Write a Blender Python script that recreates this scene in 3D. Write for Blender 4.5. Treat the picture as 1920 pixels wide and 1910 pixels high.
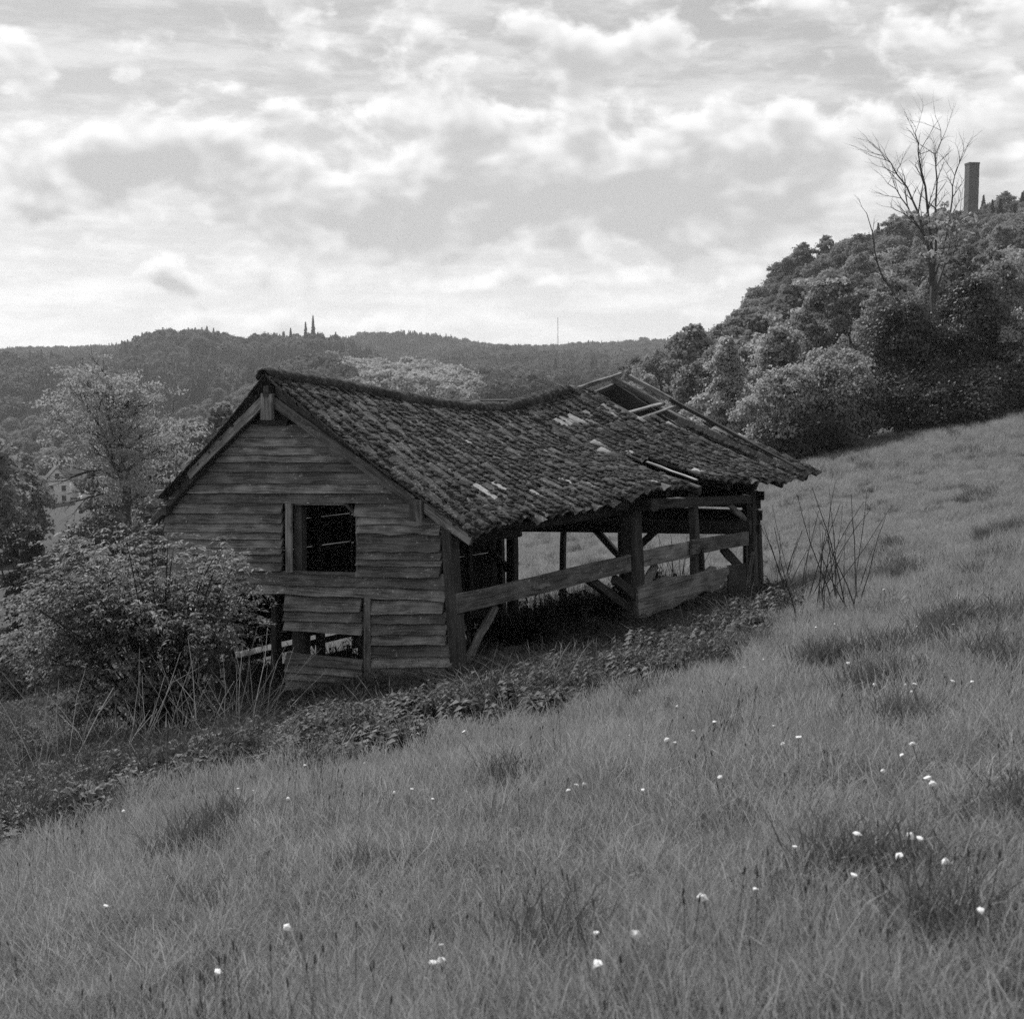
import bpy, math, random
import numpy as np
from mathutils import Vector, Matrix, Euler

# ------------------------------------------------------------------ scene, camera, sky, sun, exposure
scn = bpy.context.scene
for o in list(bpy.data.objects):
    bpy.data.objects.remove(o)
COL = scn.collection
RNG = np.random.default_rng(11)
random.seed(4)

FPX, CX, CY, PITCH = 2637.0, 960.0, 955.0, 0.0951      # survey of the photograph: focal length in its pixels, tilt
HOR = CY - FPX * math.tan(PITCH)
cam_data = bpy.data.cameras.new('camera')
cam_data.sensor_width = 36.0
cam_data.lens = 36.0 * FPX / 1920.0
cam_data.clip_start = 0.05
cam_data.clip_end = 12000.0
cam_data.dof.use_dof = True
cam_data.dof.focus_distance = 20.5
cam_data.dof.aperture_fstop = 6.0
cam = bpy.data.objects.new('camera', cam_data)
COL.objects.link(cam)
cam.location = (0, 0, 0)
cam.rotation_euler = (math.pi / 2 - PITCH, 0, 0)
scn.camera = cam

SUN_AZ, SUN_EL = math.radians(-26.0), math.radians(44.0)   # azimuth from the view direction, towards +x
SUN_STRENGTH, SKY_STRENGTH, EXPOSURE = 4.9, 0.1, 0.12
sd = Vector((math.sin(SUN_AZ) * math.cos(SUN_EL), math.cos(SUN_AZ) * math.cos(SUN_EL), math.sin(SUN_EL)))
sun_data = bpy.data.lights.new('sun', 'SUN')
sun_data.energy = SUN_STRENGTH
sun_data.angle = math.radians(0.6)
sun_data.color = (1.0, 1.0, 1.0)
sun = bpy.data.objects.new('sun', sun_data)
COL.objects.link(sun)
sun.rotation_euler = sd.to_track_quat('Z', 'Y').to_euler()
sun.location = sd * 60

scn.view_settings.view_transform = 'Standard'
scn.view_settings.look = 'None'
scn.view_settings.gamma = 1.0
scn.view_settings.use_curve_mapping = False
scn.view_settings.exposure = EXPOSURE
cy = scn.cycles
cy.max_bounces = 5
cy.diffuse_bounces = 3
cy.glossy_bounces = 2
cy.transmission_bounces = 3
cy.transparent_max_bounces = 6
cy.volume_bounces = 0
cy.caustics_reflective = False
cy.caustics_refractive = False
cy.use_adaptive_sampling = True
cy.adaptive_threshold = 0.02
cy.use_denoising = False


class NX:
    """tiny expression wrapper round shader sockets"""
    def __init__(self, nt, sock):
        self.nt, self.s = nt, sock

    def _m(self, op, *args, clamp=False):
        n = self.nt.nodes.new('ShaderNodeMath')
        n.operation = op
        n.use_clamp = clamp
        for i, a in enumerate((self,) + args):
            if isinstance(a, NX):
                self.nt.links.new(a.s, n.inputs[i])
            else:
                n.inputs[i].default_value = float(a)
        return NX(self.nt, n.outputs[0])

    def __add__(self, o): return self._m('ADD', o)
    def __radd__(self, o): return self._m('ADD', o)
    def __sub__(self, o): return self._m('SUBTRACT', o)
    def __rsub__(self, o): return (self * -1.0) + o
    def __mul__(self, o): return self._m('MULTIPLY', o)
    def __rmul__(self, o): return self._m('MULTIPLY', o)
    def __truediv__(self, o): return self._m('DIVIDE', o)
    def pw(self, o): return self._m('POWER', o)
    def exp(self): return self._m('EXPONENT')
    def mx(self, o): return self._m('MAXIMUM', o)
    def mn(self, o): return self._m('MINIMUM', o)
    def clamp(self): return self._m('ADD', 0.0, clamp=True)

    def smooth(self, a, b):
        n = self.nt.nodes.new('ShaderNodeMapRange')
        n.interpolation_type = 'SMOOTHSTEP'
        self.nt.links.new(self.s, n.inputs['Value'])
        n.inputs['From Min'].default_value = a
        n.inputs['From Max'].default_value = b
        return NX(self.nt, n.outputs[0])


def mixv(a, b, f):
    return a + (b - a) * f if isinstance(a, NX) or isinstance(b, NX) else None


def combine(nt, x, y, z):
    n = nt.nodes.new('ShaderNodeCombineXYZ')
    for i, a in enumerate((x, y, z)):
        if isinstance(a, NX):
            nt.links.new(a.s, n.inputs[i])
        else:
            n.inputs[i].default_value = float(a)
    return n.outputs[0]


def noise(nt, vec, scale, detail=4.0, rough=0.55, dist=0.0):
    n = nt.nodes.new('ShaderNodeTexNoise')
    n.inputs['Scale'].default_value = scale
    n.inputs['Detail'].default_value = detail
    n.inputs['Roughness'].default_value = rough
    n.inputs['Distortion'].default_value = dist
    if vec is not None:
        nt.links.new(vec, n.inputs['Vector'])
    return NX(nt, n.outputs['Fac'])


def build_world():
    w = bpy.data.worlds.new('World')
    scn.world = w
    w.use_nodes = True
    nt = w.node_tree
    nt.nodes.clear()
    out = nt.nodes.new('ShaderNodeOutputWorld')
    bg = nt.nodes.new('ShaderNodeBackground')
    bg.inputs['Strength'].default_value = SKY_STRENGTH
    nt.links.new(bg.outputs[0], out.inputs[0])
    sky = nt.nodes.new('ShaderNodeTexSky')
    sky.sky_type = 'NISHITA'
    sky.sun_disc = False
    sky.sun_elevation = SUN_EL
    sky.sun_rotation = SUN_AZ
    bw = nt.nodes.new('ShaderNodeRGBToBW')
    nt.links.new(sky.outputs[0], bw.inputs[0])
    clear = NX(nt, bw.outputs[0]) * SKY_STRENGTH
    tc = nt.nodes.new('ShaderNodeTexCoord')
    sp = nt.nodes.new('ShaderNodeSeparateXYZ')
    nt.links.new(tc.outputs['Generated'], sp.inputs[0])
    dx, dy, dz = (NX(nt, sp.outputs[i]) for i in range(3))
    az = dx._m('ARCTAN2', dy)
    el = dz.mn(0.9999).mx(-0.9999)._m('ARCSINE')
    X = az * 26.37
    Y = el * 26.37
    # clouds flatten towards the horizon: rows of bases pack closer together
    Ys = Y
    wn = nt.nodes.new('ShaderNodeTexNoise')
    wn.inputs['Scale'].default_value = 1.0
    wn.inputs['Detail'].default_value = 2.0
    nt.links.new(combine(nt, X * 0.45, Ys * 0.9, 3.1), wn.inputs['Vector'])
    ws = nt.nodes.new('ShaderNodeSeparateXYZ')
    nt.links.new(wn.outputs['Color'], ws.inputs[0])
    Xw = X + (NX(nt, ws.outputs[0]) - 0.5) * 0.8
    Yw = Ys + (NX(nt, ws.outputs[1]) - 0.5) * 0.45
    blobs = [(-5.9, 4.0, 2.5, .60, .36), (-8.3, 3.1, 1.6, .55, .30), (-1.7, 4.75, 1.3, .30, .26), (-0.6, 3.55, 2.6, .40, .30),
             (2.3, 3.35, 2.6, .85, .38), (5.6, 3.9, 2.0, .75, .36), (1.8, 5.7, 1.2, .40, .26),
             (-2.6, 2.75, 2.2, .55, .32), (-6.2, 1.85, .36, .22, .36), (0.4, 1.7, 2.4, .22, .28),
             (-4.2, 0.95, 2.2, .22, .30), (-8.6, 5.8, .7, .30, .32), (8.6, 3.7, 1.2, .3, .28)]

    def density(Xq, Yq, detail):
        vec = combine(nt, Xq, Yq, 0.0)
        g = None
        for (bx, by, wx, wy, a) in blobs:                       # where the cloud masses of this afternoon stand
            mp = nt.nodes.new('ShaderNodeMapping')
            mp.inputs['Location'].default_value = (-bx / (2.4 * wx), -by / (2.4 * wy), 0)
            mp.inputs['Scale'].default_value = (1 / (2.4 * wx), 1 / (2.4 * wy), 1)
            nt.links.new(vec, mp.inputs['Vector'])
            gr = nt.nodes.new('ShaderNodeTexGradient')
            gr.gradient_type = 'QUADRATIC_SPHERE'
            nt.links.new(mp.outputs[0], gr.inputs[0])
            t = NX(nt, gr.outputs['Fac']) * (a * 1.15)
            g = t if g is None else g + t
        big = noise(nt, combine(nt, Xq * 0.22, Yq * 0.52, 1.7), 1.0, 1.0, 0.5)
        fine = noise(nt, combine(nt, Xq * 0.95, Yq * 1.45, 5.2), 1.0, detail, 0.53)
        return g * 0.88 + big * 0.42 + (fine - 0.5) * 0.80 + 0.29

    d0 = density(Xw, Yw, 7.0)
    d1 = density(Xw - 0.05, Yw + 0.26, 2.0)
    D = d0.smooth(0.50, 0.67)
    body = d1.smooth(0.44, 0.84)
    wisp = noise(nt, combine(nt, X * 0.40, Ys * 1.7, 21.0), 1.0, 5.0, 0.62).smooth(0.40, 0.68)
    base = clear * 0.25 + 0.37 + (Y * -0.45).exp() * 0.26
    base = base + wisp * 0.20 - Y.smooth(3.5, 6.5) * 0.05
    lit = 1.0 - body * 0.47
    val = base * (1.0 - D) + lit * D
    # below the horizon the dome goes on as dim haze colour (never seen: hills stand there)
    val = val * Y.smooth(-1.2, 0.0) + (1.0 - Y.smooth(-1.2, 0.0)) * 0.22
    cmb = nt.nodes.new('ShaderNodeCombineColor')
    v10 = val * (1.0 / SKY_STRENGTH)
    for i in range(3):
        nt.links.new(v10.s, cmb.inputs[i])
    nt.links.new(cmb.outputs[0], bg.inputs['Color'])
    w.cycles.sampling_method = 'MANUAL'
    w.cycles.sample_map_resolution = 256


build_world()


# ------------------------------------------------------------------ helpers
def tag(o, label=None, cat=None, group=None, kind=None):
    if label: o['label'] = label
    if cat: o['category'] = cat
    if group: o['group'] = group
    if kind: o['kind'] = kind
    return o


def mesh_of(name, verts, faces, mat=None, smooth=False):
    me = bpy.data.meshes.new(name)
    verts = np.asarray(verts, dtype=np.float64).reshape(-1, 3)
    if isinstance(faces, np.ndarray):
        nf, k = faces.shape
        me.vertices.add(len(verts))
        me.vertices.foreach_set('co', verts.astype(np.float32).ravel())
        me.loops.add(nf * k)
        me.loops.foreach_set('vertex_index', faces.astype(np.int32).ravel())
        me.polygons.add(nf)
        me.polygons.foreach_set('loop_start', np.arange(0, nf * k, k, dtype=np.int32))
        if hasattr(me.polygons[0], 'loop_total'):
            try:
                me.polygons.foreach_set('loop_total', np.full(nf, k, dtype=np.int32))
            except Exception:
                pass
        me.update(calc_edges=True)
    else:
        me.from_pydata([tuple(v) for v in verts], [], faces)
        me.update()
    if mat is not None:
        me.materials.append(mat)
    if smooth:
        me.polygons.foreach_set('use_smooth', np.ones(len(me.polygons), dtype=bool))
    return me


def link(name, data, parent=None, M=None):
    o = bpy.data.objects.new(name, data)
    COL.objects.link(o)
    if parent is not None:
        o.parent = parent
    if M is not None:
        o.matrix_basis = M
    return o


def frame(origin, x, y):
    """4x4 with the given origin, x axis along x and y axis near y"""
    x = Vector(x).normalized()
    z = x.cross(Vector(y)).normalized()
    y = z.cross(x)
    M = Matrix((x, y, z)).transposed().to_4x4()
    M.translation = Vector(origin)
    return M


class Geo:
    """collects vertices and faces for one mesh"""
    def __init__(self):
        self.v, self.f = [], []

    def add(self, vs, fs):
        n = len(self.v)
        self.v += [tuple(p) for p in vs]
        self.f += [tuple(i + n for i in f) for f in fs]

    def box(self, x0, x1, y0, y1, z0, z1):
        self.add([(x0, y0, z0), (x1, y0, z0), (x1, y1, z0), (x0, y1, z0), (x0, y0, z1), (x1, y0, z1), (x1, y1, z1), (x0, y1, z1)],
                 [(3, 2, 1, 0), (4, 5, 6, 7), (0, 1, 5, 4), (1, 2, 6, 5), (2, 3, 7, 6), (3, 0, 4, 7)])

    def tube(self, pts, rad, n=5, cap=False):
        pts = [Vector(p) for p in pts]
        base = len(self.v)
        m = len(pts)
        for i, p in enumerate(pts):
            d = (pts[min(i + 1, m - 1)] - pts[max(i - 1, 0)])
            if d.length < 1e-9: d = Vector((0, 0, 1))
            d.normalize()
            a = d.cross(Vector((0.31, 0.95, 0.11)))
            if a.length < .1: a = d.cross(Vector((1, 0, 0)))
            a.normalize()
            b = d.cross(a)
            for k in range(n):
                t = 2 * math.pi * k / n
                q = p + (a * math.cos(t) + b * math.sin(t)) * rad[i]
                self.v.append(tuple(q))
        for i in range(m - 1):
            for k in range(n):
                k2 = (k + 1) % n
                self.f.append((base + i * n + k, base + i * n + k2, base + (i + 1) * n + k2, base + (i + 1) * n + k))
        if cap:
            self.f.append(tuple(base + k for k in range(n))[::-1])
            self.f.append(tuple(base + (m - 1) * n + k for k in range(n)))

    def mesh(self, name, mat, smooth=False):
        return mesh_of(name, self.v, self.f, mat, smooth)


def smoothstep(a, b, x):
    t = np.clip((np.asarray(x, float) - a) / (b - a), 0, 1)
    return t * t * (3 - 2 * t)


_perm = RNG.random((64, 64))


def vnoise(x, y):
    """smooth value noise 0..1 on a wrapped lattice"""
    x = np.asarray(x, float); y = np.asarray(y, float)
    xi = np.floor(x).astype(int); yi = np.floor(y).astype(int)
    fx = x - xi; fy = y - yi
    fx = fx * fx * (3 - 2 * fx); fy = fy * fy * (3 - 2 * fy)
    g = lambda i, j: _perm[i % 64, j % 64]
    return (g(xi, yi) * (1 - fx) + g(xi + 1, yi) * fx) * (1 - fy) + (g(xi, yi + 1) * (1 - fx) + g(xi + 1, yi + 1) * fx) * fy


def fbm(x, y, o=3):
    s, a, t = 0, .5, 0
    for k in range(o):
        s = s + a * vnoise(x * 2 ** k + 17.3 * k, y * 2 ** k + 5.1 * k); t += a; a *= .5
    return s / t


# ------------------------------------------------------------------ materials (all neutral: the photograph is black and white)
def new_mat(name):
    m = bpy.data.materials.new(name)
    m.use_nodes = True
    nt = m.node_tree
    nt.nodes.clear()
    out = nt.nodes.new('ShaderNodeOutputMaterial')
    return m, nt, out


def grey_of(nt, val):
    c = nt.nodes.new('ShaderNodeCombineColor')
    for i in range(3):
        nt.links.new(val.s, c.inputs[i])
    return c.outputs[0]


def principled(nt, out, col, rough=0.85, spec=0.3, bump=None, bump_d=0.01, bump_s=0.6):
    p = nt.nodes.new('ShaderNodeBsdfPrincipled')
    nt.links.new(col, p.inputs['Base Color'])
    if isinstance(rough, NX):
        nt.links.new(rough.s, p.inputs['Roughness'])
    else:
        p.inputs['Roughness'].default_value = rough
    p.inputs['Specular IOR Level'].default_value = spec
    if bump is not None:
        b = nt.nodes.new('ShaderNodeBump')
        b.inputs['Strength'].default_value = bump_s
        b.inputs['Distance'].default_value = bump_d
        nt.links.new(bump.s, b.inputs['Height'])
        nt.links.new(b.outputs[0], p.inputs['Normal'])
    nt.links.new(p.outputs[0], out.inputs[0])
    return p


def coords(nt, kind='Object'):
    tc = nt.nodes.new('ShaderNodeTexCoord')
    return tc.outputs[kind]


def obj_random(nt):
    n = nt.nodes.new('ShaderNodeObjectInfo')
    return NX(nt, n.outputs['Random'])


def leaf_mat(name, lo, hi, trans=0.35, rough=0.6, spec=0.25):
    """leaves: colour varies by plant and by leaf cluster, light passes through"""
    m, nt, out = new_mat(name)
    r = obj_random(nt)
    n = noise(nt, coords(nt, 'Object'), 1.3, 2.0, 0.5)
    v = (r * 0.55 + n * 0.45) * (hi - lo) + lo
    c = grey_of(nt, v)
    p = nt.nodes.new('ShaderNodeBsdfPrincipled')
    nt.links.new(c, p.inputs['Base Color'])
    p.inputs['Roughness'].default_value = rough
    p.inputs['Specular IOR Level'].default_value = spec
    t = nt.nodes.new('ShaderNodeBsdfTranslucent')
    c2 = grey_of(nt, v * 1.25)
    nt.links.new(c2, t.inputs['Color'])
    mx = nt.nodes.new('ShaderNodeMixShader')
    mx.inputs[0].default_value = trans
    nt.links.new(p.outputs[0], mx.inputs[1])
    nt.links.new(t.outputs[0], mx.inputs[2])
    nt.links.new(mx.outputs[0], out.inputs[0])
    return m


def wood_mat(name, lo, hi, speck=0.5, scale=1.0):
    """weathered board: grain runs along the piece's own x axis; lichen specks; each piece its own tone"""
    m, nt, out = new_mat(name)
    oc = nt.nodes.new('ShaderNodeTexCoord').outputs['Object']
    sp = nt.nodes.new('ShaderNodeSeparateXYZ')
    nt.links.new(oc, sp.inputs[0])
    x, y, z = (NX(nt, sp.outputs[i]) for i in range(3))
    r = obj_random(nt)
    off = r * 37.0
    bend = noise(nt, combine(nt, x * 1.1 + off, y * 3.0, z * 3.0), 1.0, 2.0, 0.5)
    g1 = noise(nt, combine(nt, x * 1.6 * scale + off, (y + bend * 0.09) * 46.0 * scale, z * 46.0 * scale), 1.0, 3.0, 0.6)
    g2 = noise(nt, combine(nt, x * 5.0 + off, (y + bend * 0.05) * 190.0, z * 190.0), 1.0, 2.0, 0.6)
    blot = noise(nt, combine(nt, x * 2.3 + off, y * 5.0, z * 5.0), 1.0, 4.0, 0.6)
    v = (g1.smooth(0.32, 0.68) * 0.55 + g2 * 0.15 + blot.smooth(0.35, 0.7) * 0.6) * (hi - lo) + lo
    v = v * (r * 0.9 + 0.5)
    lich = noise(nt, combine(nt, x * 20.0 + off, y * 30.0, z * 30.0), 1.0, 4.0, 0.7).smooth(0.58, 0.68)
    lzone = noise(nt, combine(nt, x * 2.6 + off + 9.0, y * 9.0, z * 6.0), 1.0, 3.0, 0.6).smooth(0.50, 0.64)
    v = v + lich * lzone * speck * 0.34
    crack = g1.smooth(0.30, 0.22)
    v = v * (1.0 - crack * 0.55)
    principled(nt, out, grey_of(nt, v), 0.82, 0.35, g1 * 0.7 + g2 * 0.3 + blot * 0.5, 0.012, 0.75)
    return m


M_WOOD = wood_mat('weathered board', 0.02, 0.25, 1.4)
M_TIMBER = wood_mat('old timber', 0.015, 0.07, 0.25, 0.7)
M_SHADEWOOD = wood_mat('shade-darkened board', 0.012, 0.045, 0.1)  # darker board tone that carries the barn's interior shade in its colour
M_PALEWOOD = wood_mat('bleached lath', 0.12, 0.32, 0.2)


def tile_mat():
    m, nt, out = new_mat('weathered pantile')
    oc = nt.nodes.new('ShaderNodeTexCoord').outputs['Object']
    geo = nt.nodes.new('ShaderNodeNewGeometry')
    at = nt.nodes.new('ShaderNodeAttribute')
    at.attribute_name = 'bare'
    at.attribute_type = 'GEOMETRY'
    r = obj_random(nt)
    ti = nt.nodes.new('ShaderNodeMapping')
    nt.links.new(geo.outputs['Position'], ti.inputs[0])
    pos = ti.outputs[0]
    a = noise(nt, pos, 9.0, 4.0, 0.6)
    b = noise(nt, pos, 42.0, 3.0, 0.6)
    big = noise(nt, pos, 1.1, 2.0, 0.5)
    v = a * 0.07 + 0.012 + big * 0.03 + r * 0.02
    lich = b.smooth(0.54, 0.68) * a.smooth(0.42, 0.58)
    v = v + lich * 0.30
    bare = NX(nt, at.outputs['Fac'])
    v = v + bare * (a * 0.35 + 0.10)
    principled(nt, out, grey_of(nt, v), 0.9, 0.2, a * 0.6 + b * 0.5, 0.01, 0.6)
    return m


M_TILE = tile_mat()


def moss_mat():
    m, nt, out = new_mat('moss cushion')
    geo = nt.nodes.new('ShaderNodeNewGeometry')
    a = noise(nt, geo.outputs['Position'], 14.0, 3.0, 0.6)
    b = noise(nt, geo.outputs['Position'], 170.0, 2.0, 0.6)
    r = obj_random(nt)
    v = (a * 0.45 + b * 0.35 + r.pw(3.0) * 0.9) * 0.085 + 0.012
    principled(nt, out, grey_of(nt, v), 0.95, 0.1, b + a, 0.02, 0.9)
    return m


M_MOSS = moss_mat()


def ground_mat():
    m, nt, out = new_mat('meadow soil and turf')
    geo = nt.nodes.new('ShaderNodeNewGeometry')
    a = noise(nt, geo.outputs['Position'], 0.7, 5.0, 0.6)
    b = noise(nt, geo.outputs['Position'], 9.0, 4.0, 0.65)
    c = noise(nt, geo.outputs['Position'], 0.012, 3.0, 0.5)
    v = a * 0.04 + b * 0.045 + 0.015 + c * 0.02
    principled(nt, out, grey_of(nt, v), 0.95, 0.1, a + b, 0.08, 0.8)
    return m


M_GROUND = ground_mat()
M_BARK = wood_mat('dark bark', 0.012, 0.05, 0.1, 0.4)
M_TWIG = wood_mat('dry pale stalk', 0.35, 0.6, 0.0)
M_GRASS = leaf_mat('meadow grass', 0.14, 0.34, 0.46, 0.5, 0.3)
M_GRASS_DARK = leaf_mat('coarse tussock grass', 0.055, 0.14, 0.3, 0.5, 0.3)
M_RANK = leaf_mat('rank shaded grass', 0.03, 0.09, 0.25, 0.6, 0.2)  # darkened leaf tone, the barn's shadow put into the colour
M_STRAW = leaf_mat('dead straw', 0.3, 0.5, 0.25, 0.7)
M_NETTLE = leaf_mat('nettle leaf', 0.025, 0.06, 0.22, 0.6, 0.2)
M_WEED = leaf_mat('weed leaf', 0.075, 0.16, 0.3, 0.6, 0.2)
M_SHRUB = leaf_mat('elder leaf', 0.08, 0.20, 0.38, 0.6, 0.2)
M_LEAF_MID = leaf_mat('mid green leaf', 0.12, 0.25, 0.42)
M_LEAF_DARK = leaf_mat('dark leaf', 0.035, 0.085, 0.28)
M_LEAF_PALE = leaf_mat('pale young leaf', 0.22, 0.40, 0.45)
M_NEEDLE = leaf_mat('fir needle', 0.025, 0.06, 0.15)
M_BLOSSOM = leaf_mat('white blossom', 0.6, 0.8, 0.3)


def plain_mat(name, v, var=0.15, scale=6.0, rough=0.85, spec=0.3):
    m, nt, out = new_mat(name)
    a = noise(nt, coords(nt, 'Object'), scale, 4.0, 0.6)
    principled(nt, out, grey_of(nt, (a - 0.5) * (2 * var * v) + v), rough, spec, a, 0.02, 0.3)
    return m


# ------------------------------------------------------------------ survey: pixels of the photograph to rays
_fw = np.array([0, math.cos(PITCH), -math.sin(PITCH)])
_up = np.array([0, math.sin(PITCH), math.cos(PITCH)])


def ray(px, py):
    d = _fw + _up * ((CY - py) / FPX)
    d = np.array([(px - CX) / FPX, d[1], d[2]])
    return d / d[1]


def at(px, py, dist):
    return Vector(ray(px, py) * dist)


def project(P):
    P = np.asarray(P, float)
    d = P @ _fw
    return CX + FPX * P[..., 0] / d, CY - FPX * (P @ _up) / d


# ------------------------------------------------------------------ terrain
FX = np.array([-900, 0, 300, 600, 800, 1000, 1200, 1350, 1500, 1700, 1900, 2700], float)
FR = np.array([70, 110, 160, 230, 330, 450, 600, 800, 1000, 1250, 1600, 2400], float)
FY = np.array([   # image height at which the bare ground shows, by bearing (rows) and distance (columns)
    [1330, 1130, 1050, 1000, 955, 900, 845, 770, 690, 684, 684, 690],
    [1250, 1080, 1020, 985, 953, 900, 845, 770, 694, 684, 684, 690],
    [1170, 1040, 990, 960, 930, 885, 835, 745, 668, 666, 670, 680],
    [1080, 985, 930, 890, 850, 800, 735, 738, 664, 662, 668, 678],
    [960, 905, 880, 855, 830, 790, 742, 756, 712, 686, 655, 668],
    [905, 850, 830, 815, 800, 785, 770, 745, 715, 690, 678, 684],
    [868, 820, 800, 780, 765, 760, 755, 740, 715, 690, 668, 678],
    [850, 808, 772, 735, 690, 690, 705, 710, 700, 688, 676, 680],
    [842, 792, 735, 672, 592, 598, 640, 670, 680, 684, 684, 686],
    [808, 765, 690, 604, 514, 502, 540, 600, 650, 670, 680, 684],
    [778, 735, 660, 572, 478, 462, 490, 560, 620, 660, 676, 684],
    [700, 660, 600, 520, 430, 415, 440, 520, 590, 640, 670, 680]], float)


_gx = np.arange(-900, 2701, 30.0)
FY = np.stack([np.interp(_gx, FX, FY[:, k]) for k in range(len(FR))], 1)
FX = _gx
_s1 = np.interp(FX, [-900, 0, 100, 195, 232, 300, 345, 385, 430, 460, 520, 560, 620, 660, 720, 800], [652, 652, 660, 664, 642, 622, 619, 612, 624, 629, 617, 620, 611, 627, 655, 700]) + 44
_s2 = np.interp(FX, [500, 650, 700, 780, 830, 900, 960, 1040, 1110, 1160, 1190, 1260, 1320], [645, 632, 627, 619, 629, 642, 648, 647, 639, 643, 636, 638, 634]) + 27
_w1 = 1 - smoothstep(740, 860, FX)
_w2 = smoothstep(500, 640, FX) * (1 - smoothstep(1290, 1380, FX))
for _k, _d in ((3, 10), (4, 26), (5, 24)):
    FY[:, _k] -= _d * smoothstep(1330, 1480, FX)
FY[:, 8] = FY[:, 8] * (1 - _w1) + _s1 * _w1
FY[:, 9] = FY[:, 9] * (1 - _w1) + (_s1 + 16) * _w1
FY[:, 10] = FY[:, 10] * (1 - _w2) + _s2 * _w2


def near_h(x, y):
    sp = lambda t, k: k * np.log1p(np.exp(np.clip(t / k, -40, 40)))
    z = -1.5 + 0.2093 * x - 0.1426 * y
    z = z + 0.118 * sp(y - 33.0, 6.0) * (0.30 + 0.70 * smoothstep(-22, 6, x))
    z = z + 0.10 * sp(-x - 9.0, 3.0)                      # the slope eases off on the valley side
    return z


def ground_h(x, y):
    x = np.asarray(x, float); y = np.asarray(y, float)
    r = np.hypot(x, y)
    azi = np.clip(np.arctan2(x, np.maximum(y, 1e-3)), -0.9, 0.9)
    azi = np.where(y <= 0, np.sign(x) * 0.9, azi)
    bx = np.clip(CX + FPX * np.tan(azi), FX[0], FX[-1])
    i = np.clip(np.searchsorted(FX, bx) - 1, 0, len(FX) - 2)
    fx = (bx - FX[i]) / (FX[i + 1] - FX[i]); fx = fx * fx * (3 - 2 * fx)
    lr = np.log(np.clip(r, FR[0], FR[-1])); LR = np.log(FR)
    j = np.clip(np.searchsorted(LR, lr) - 1, 0, len(FR) - 2)
    fr = (lr - LR[j]) / (LR[j + 1] - LR[j]); fr = fr * fr * (3 - 2 * fr) * .5 + fr * .5
    Y = (FY[i, j] * (1 - fx) + FY[i + 1, j] * fx) * (1 - fr) + (FY[i, j + 1] * (1 - fx) + FY[i + 1, j + 1] * fx) * fr
    far = -(Y - HOR) / FPX * np.clip(r, FR[0], None) * np.cos(np.clip(azi, -.8, .8))
    far = far + (fbm(x / 60 + 3, y / 60 + 7) - .5) * smoothstep(90, 400, r) * 14
    w = smoothstep(48, 82, r)
    lump = (fbm(x * 0.55, y * 0.55) - 0.5) * 0.30 + (fbm(x * 0.12 + 9, y * 0.12) - 0.5) * 0.5 * smoothstep(6, 25, np.hypot(x - 1.5, y - 22))
    lump = lump * smoothstep(1.0, 6.0, r)
    return (near_h(x, y) + lump) * (1 - w) + far * w


def build_terrain():
    apex = np.array([0.0, -9.0])
    na, nr = 300, 330
    ang = np.linspace(-1.05, 1.05, na)
    rad = np.concatenate([np.linspace(0.2, 60, 170, endpoint=False), 60 * (4200 / 60) ** np.linspace(0, 1, nr - 170)])
    Aa, Rr = np.meshgrid(ang, rad, indexing='ij')
    x = apex[0] + Rr * np.sin(Aa); y = apex[1] + Rr * np.cos(Aa)
    z = ground_h(x, y)
    v = np.stack([x, y, z], -1).reshape(-1, 3)
    idx = np.arange(na * nr).reshape(na, nr)
    f = np.stack([idx[:-1, :-1], idx[1:, :-1], idx[1:, 1:], idx[:-1, 1:]], -1).reshape(-1, 4)[:, ::-1].copy()
    o = link('ground', mesh_of('ground', v, f, M_GROUND, True))
    tag(o, 'grassy hillside dropping to a wooded valley', 'hillside', kind='structure')
    return o


build_terrain()


def gpt(px, py, lift=0.0):
    """where the ray of a pixel meets the ground"""
    d = ray(px, py)
    t = np.concatenate([np.linspace(1.5, 80, 1600), np.linspace(80, 2000, 2000)])
    zz = d[2] * t - ground_h(d[0] * t, t) - lift
    k = np.argmax(zz < 0)
    if zz[k] >= 0: k = len(t) - 1
    return Vector((d[0] * t[k], t[k], float(ground_h(d[0] * t[k], t[k]))))


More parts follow.
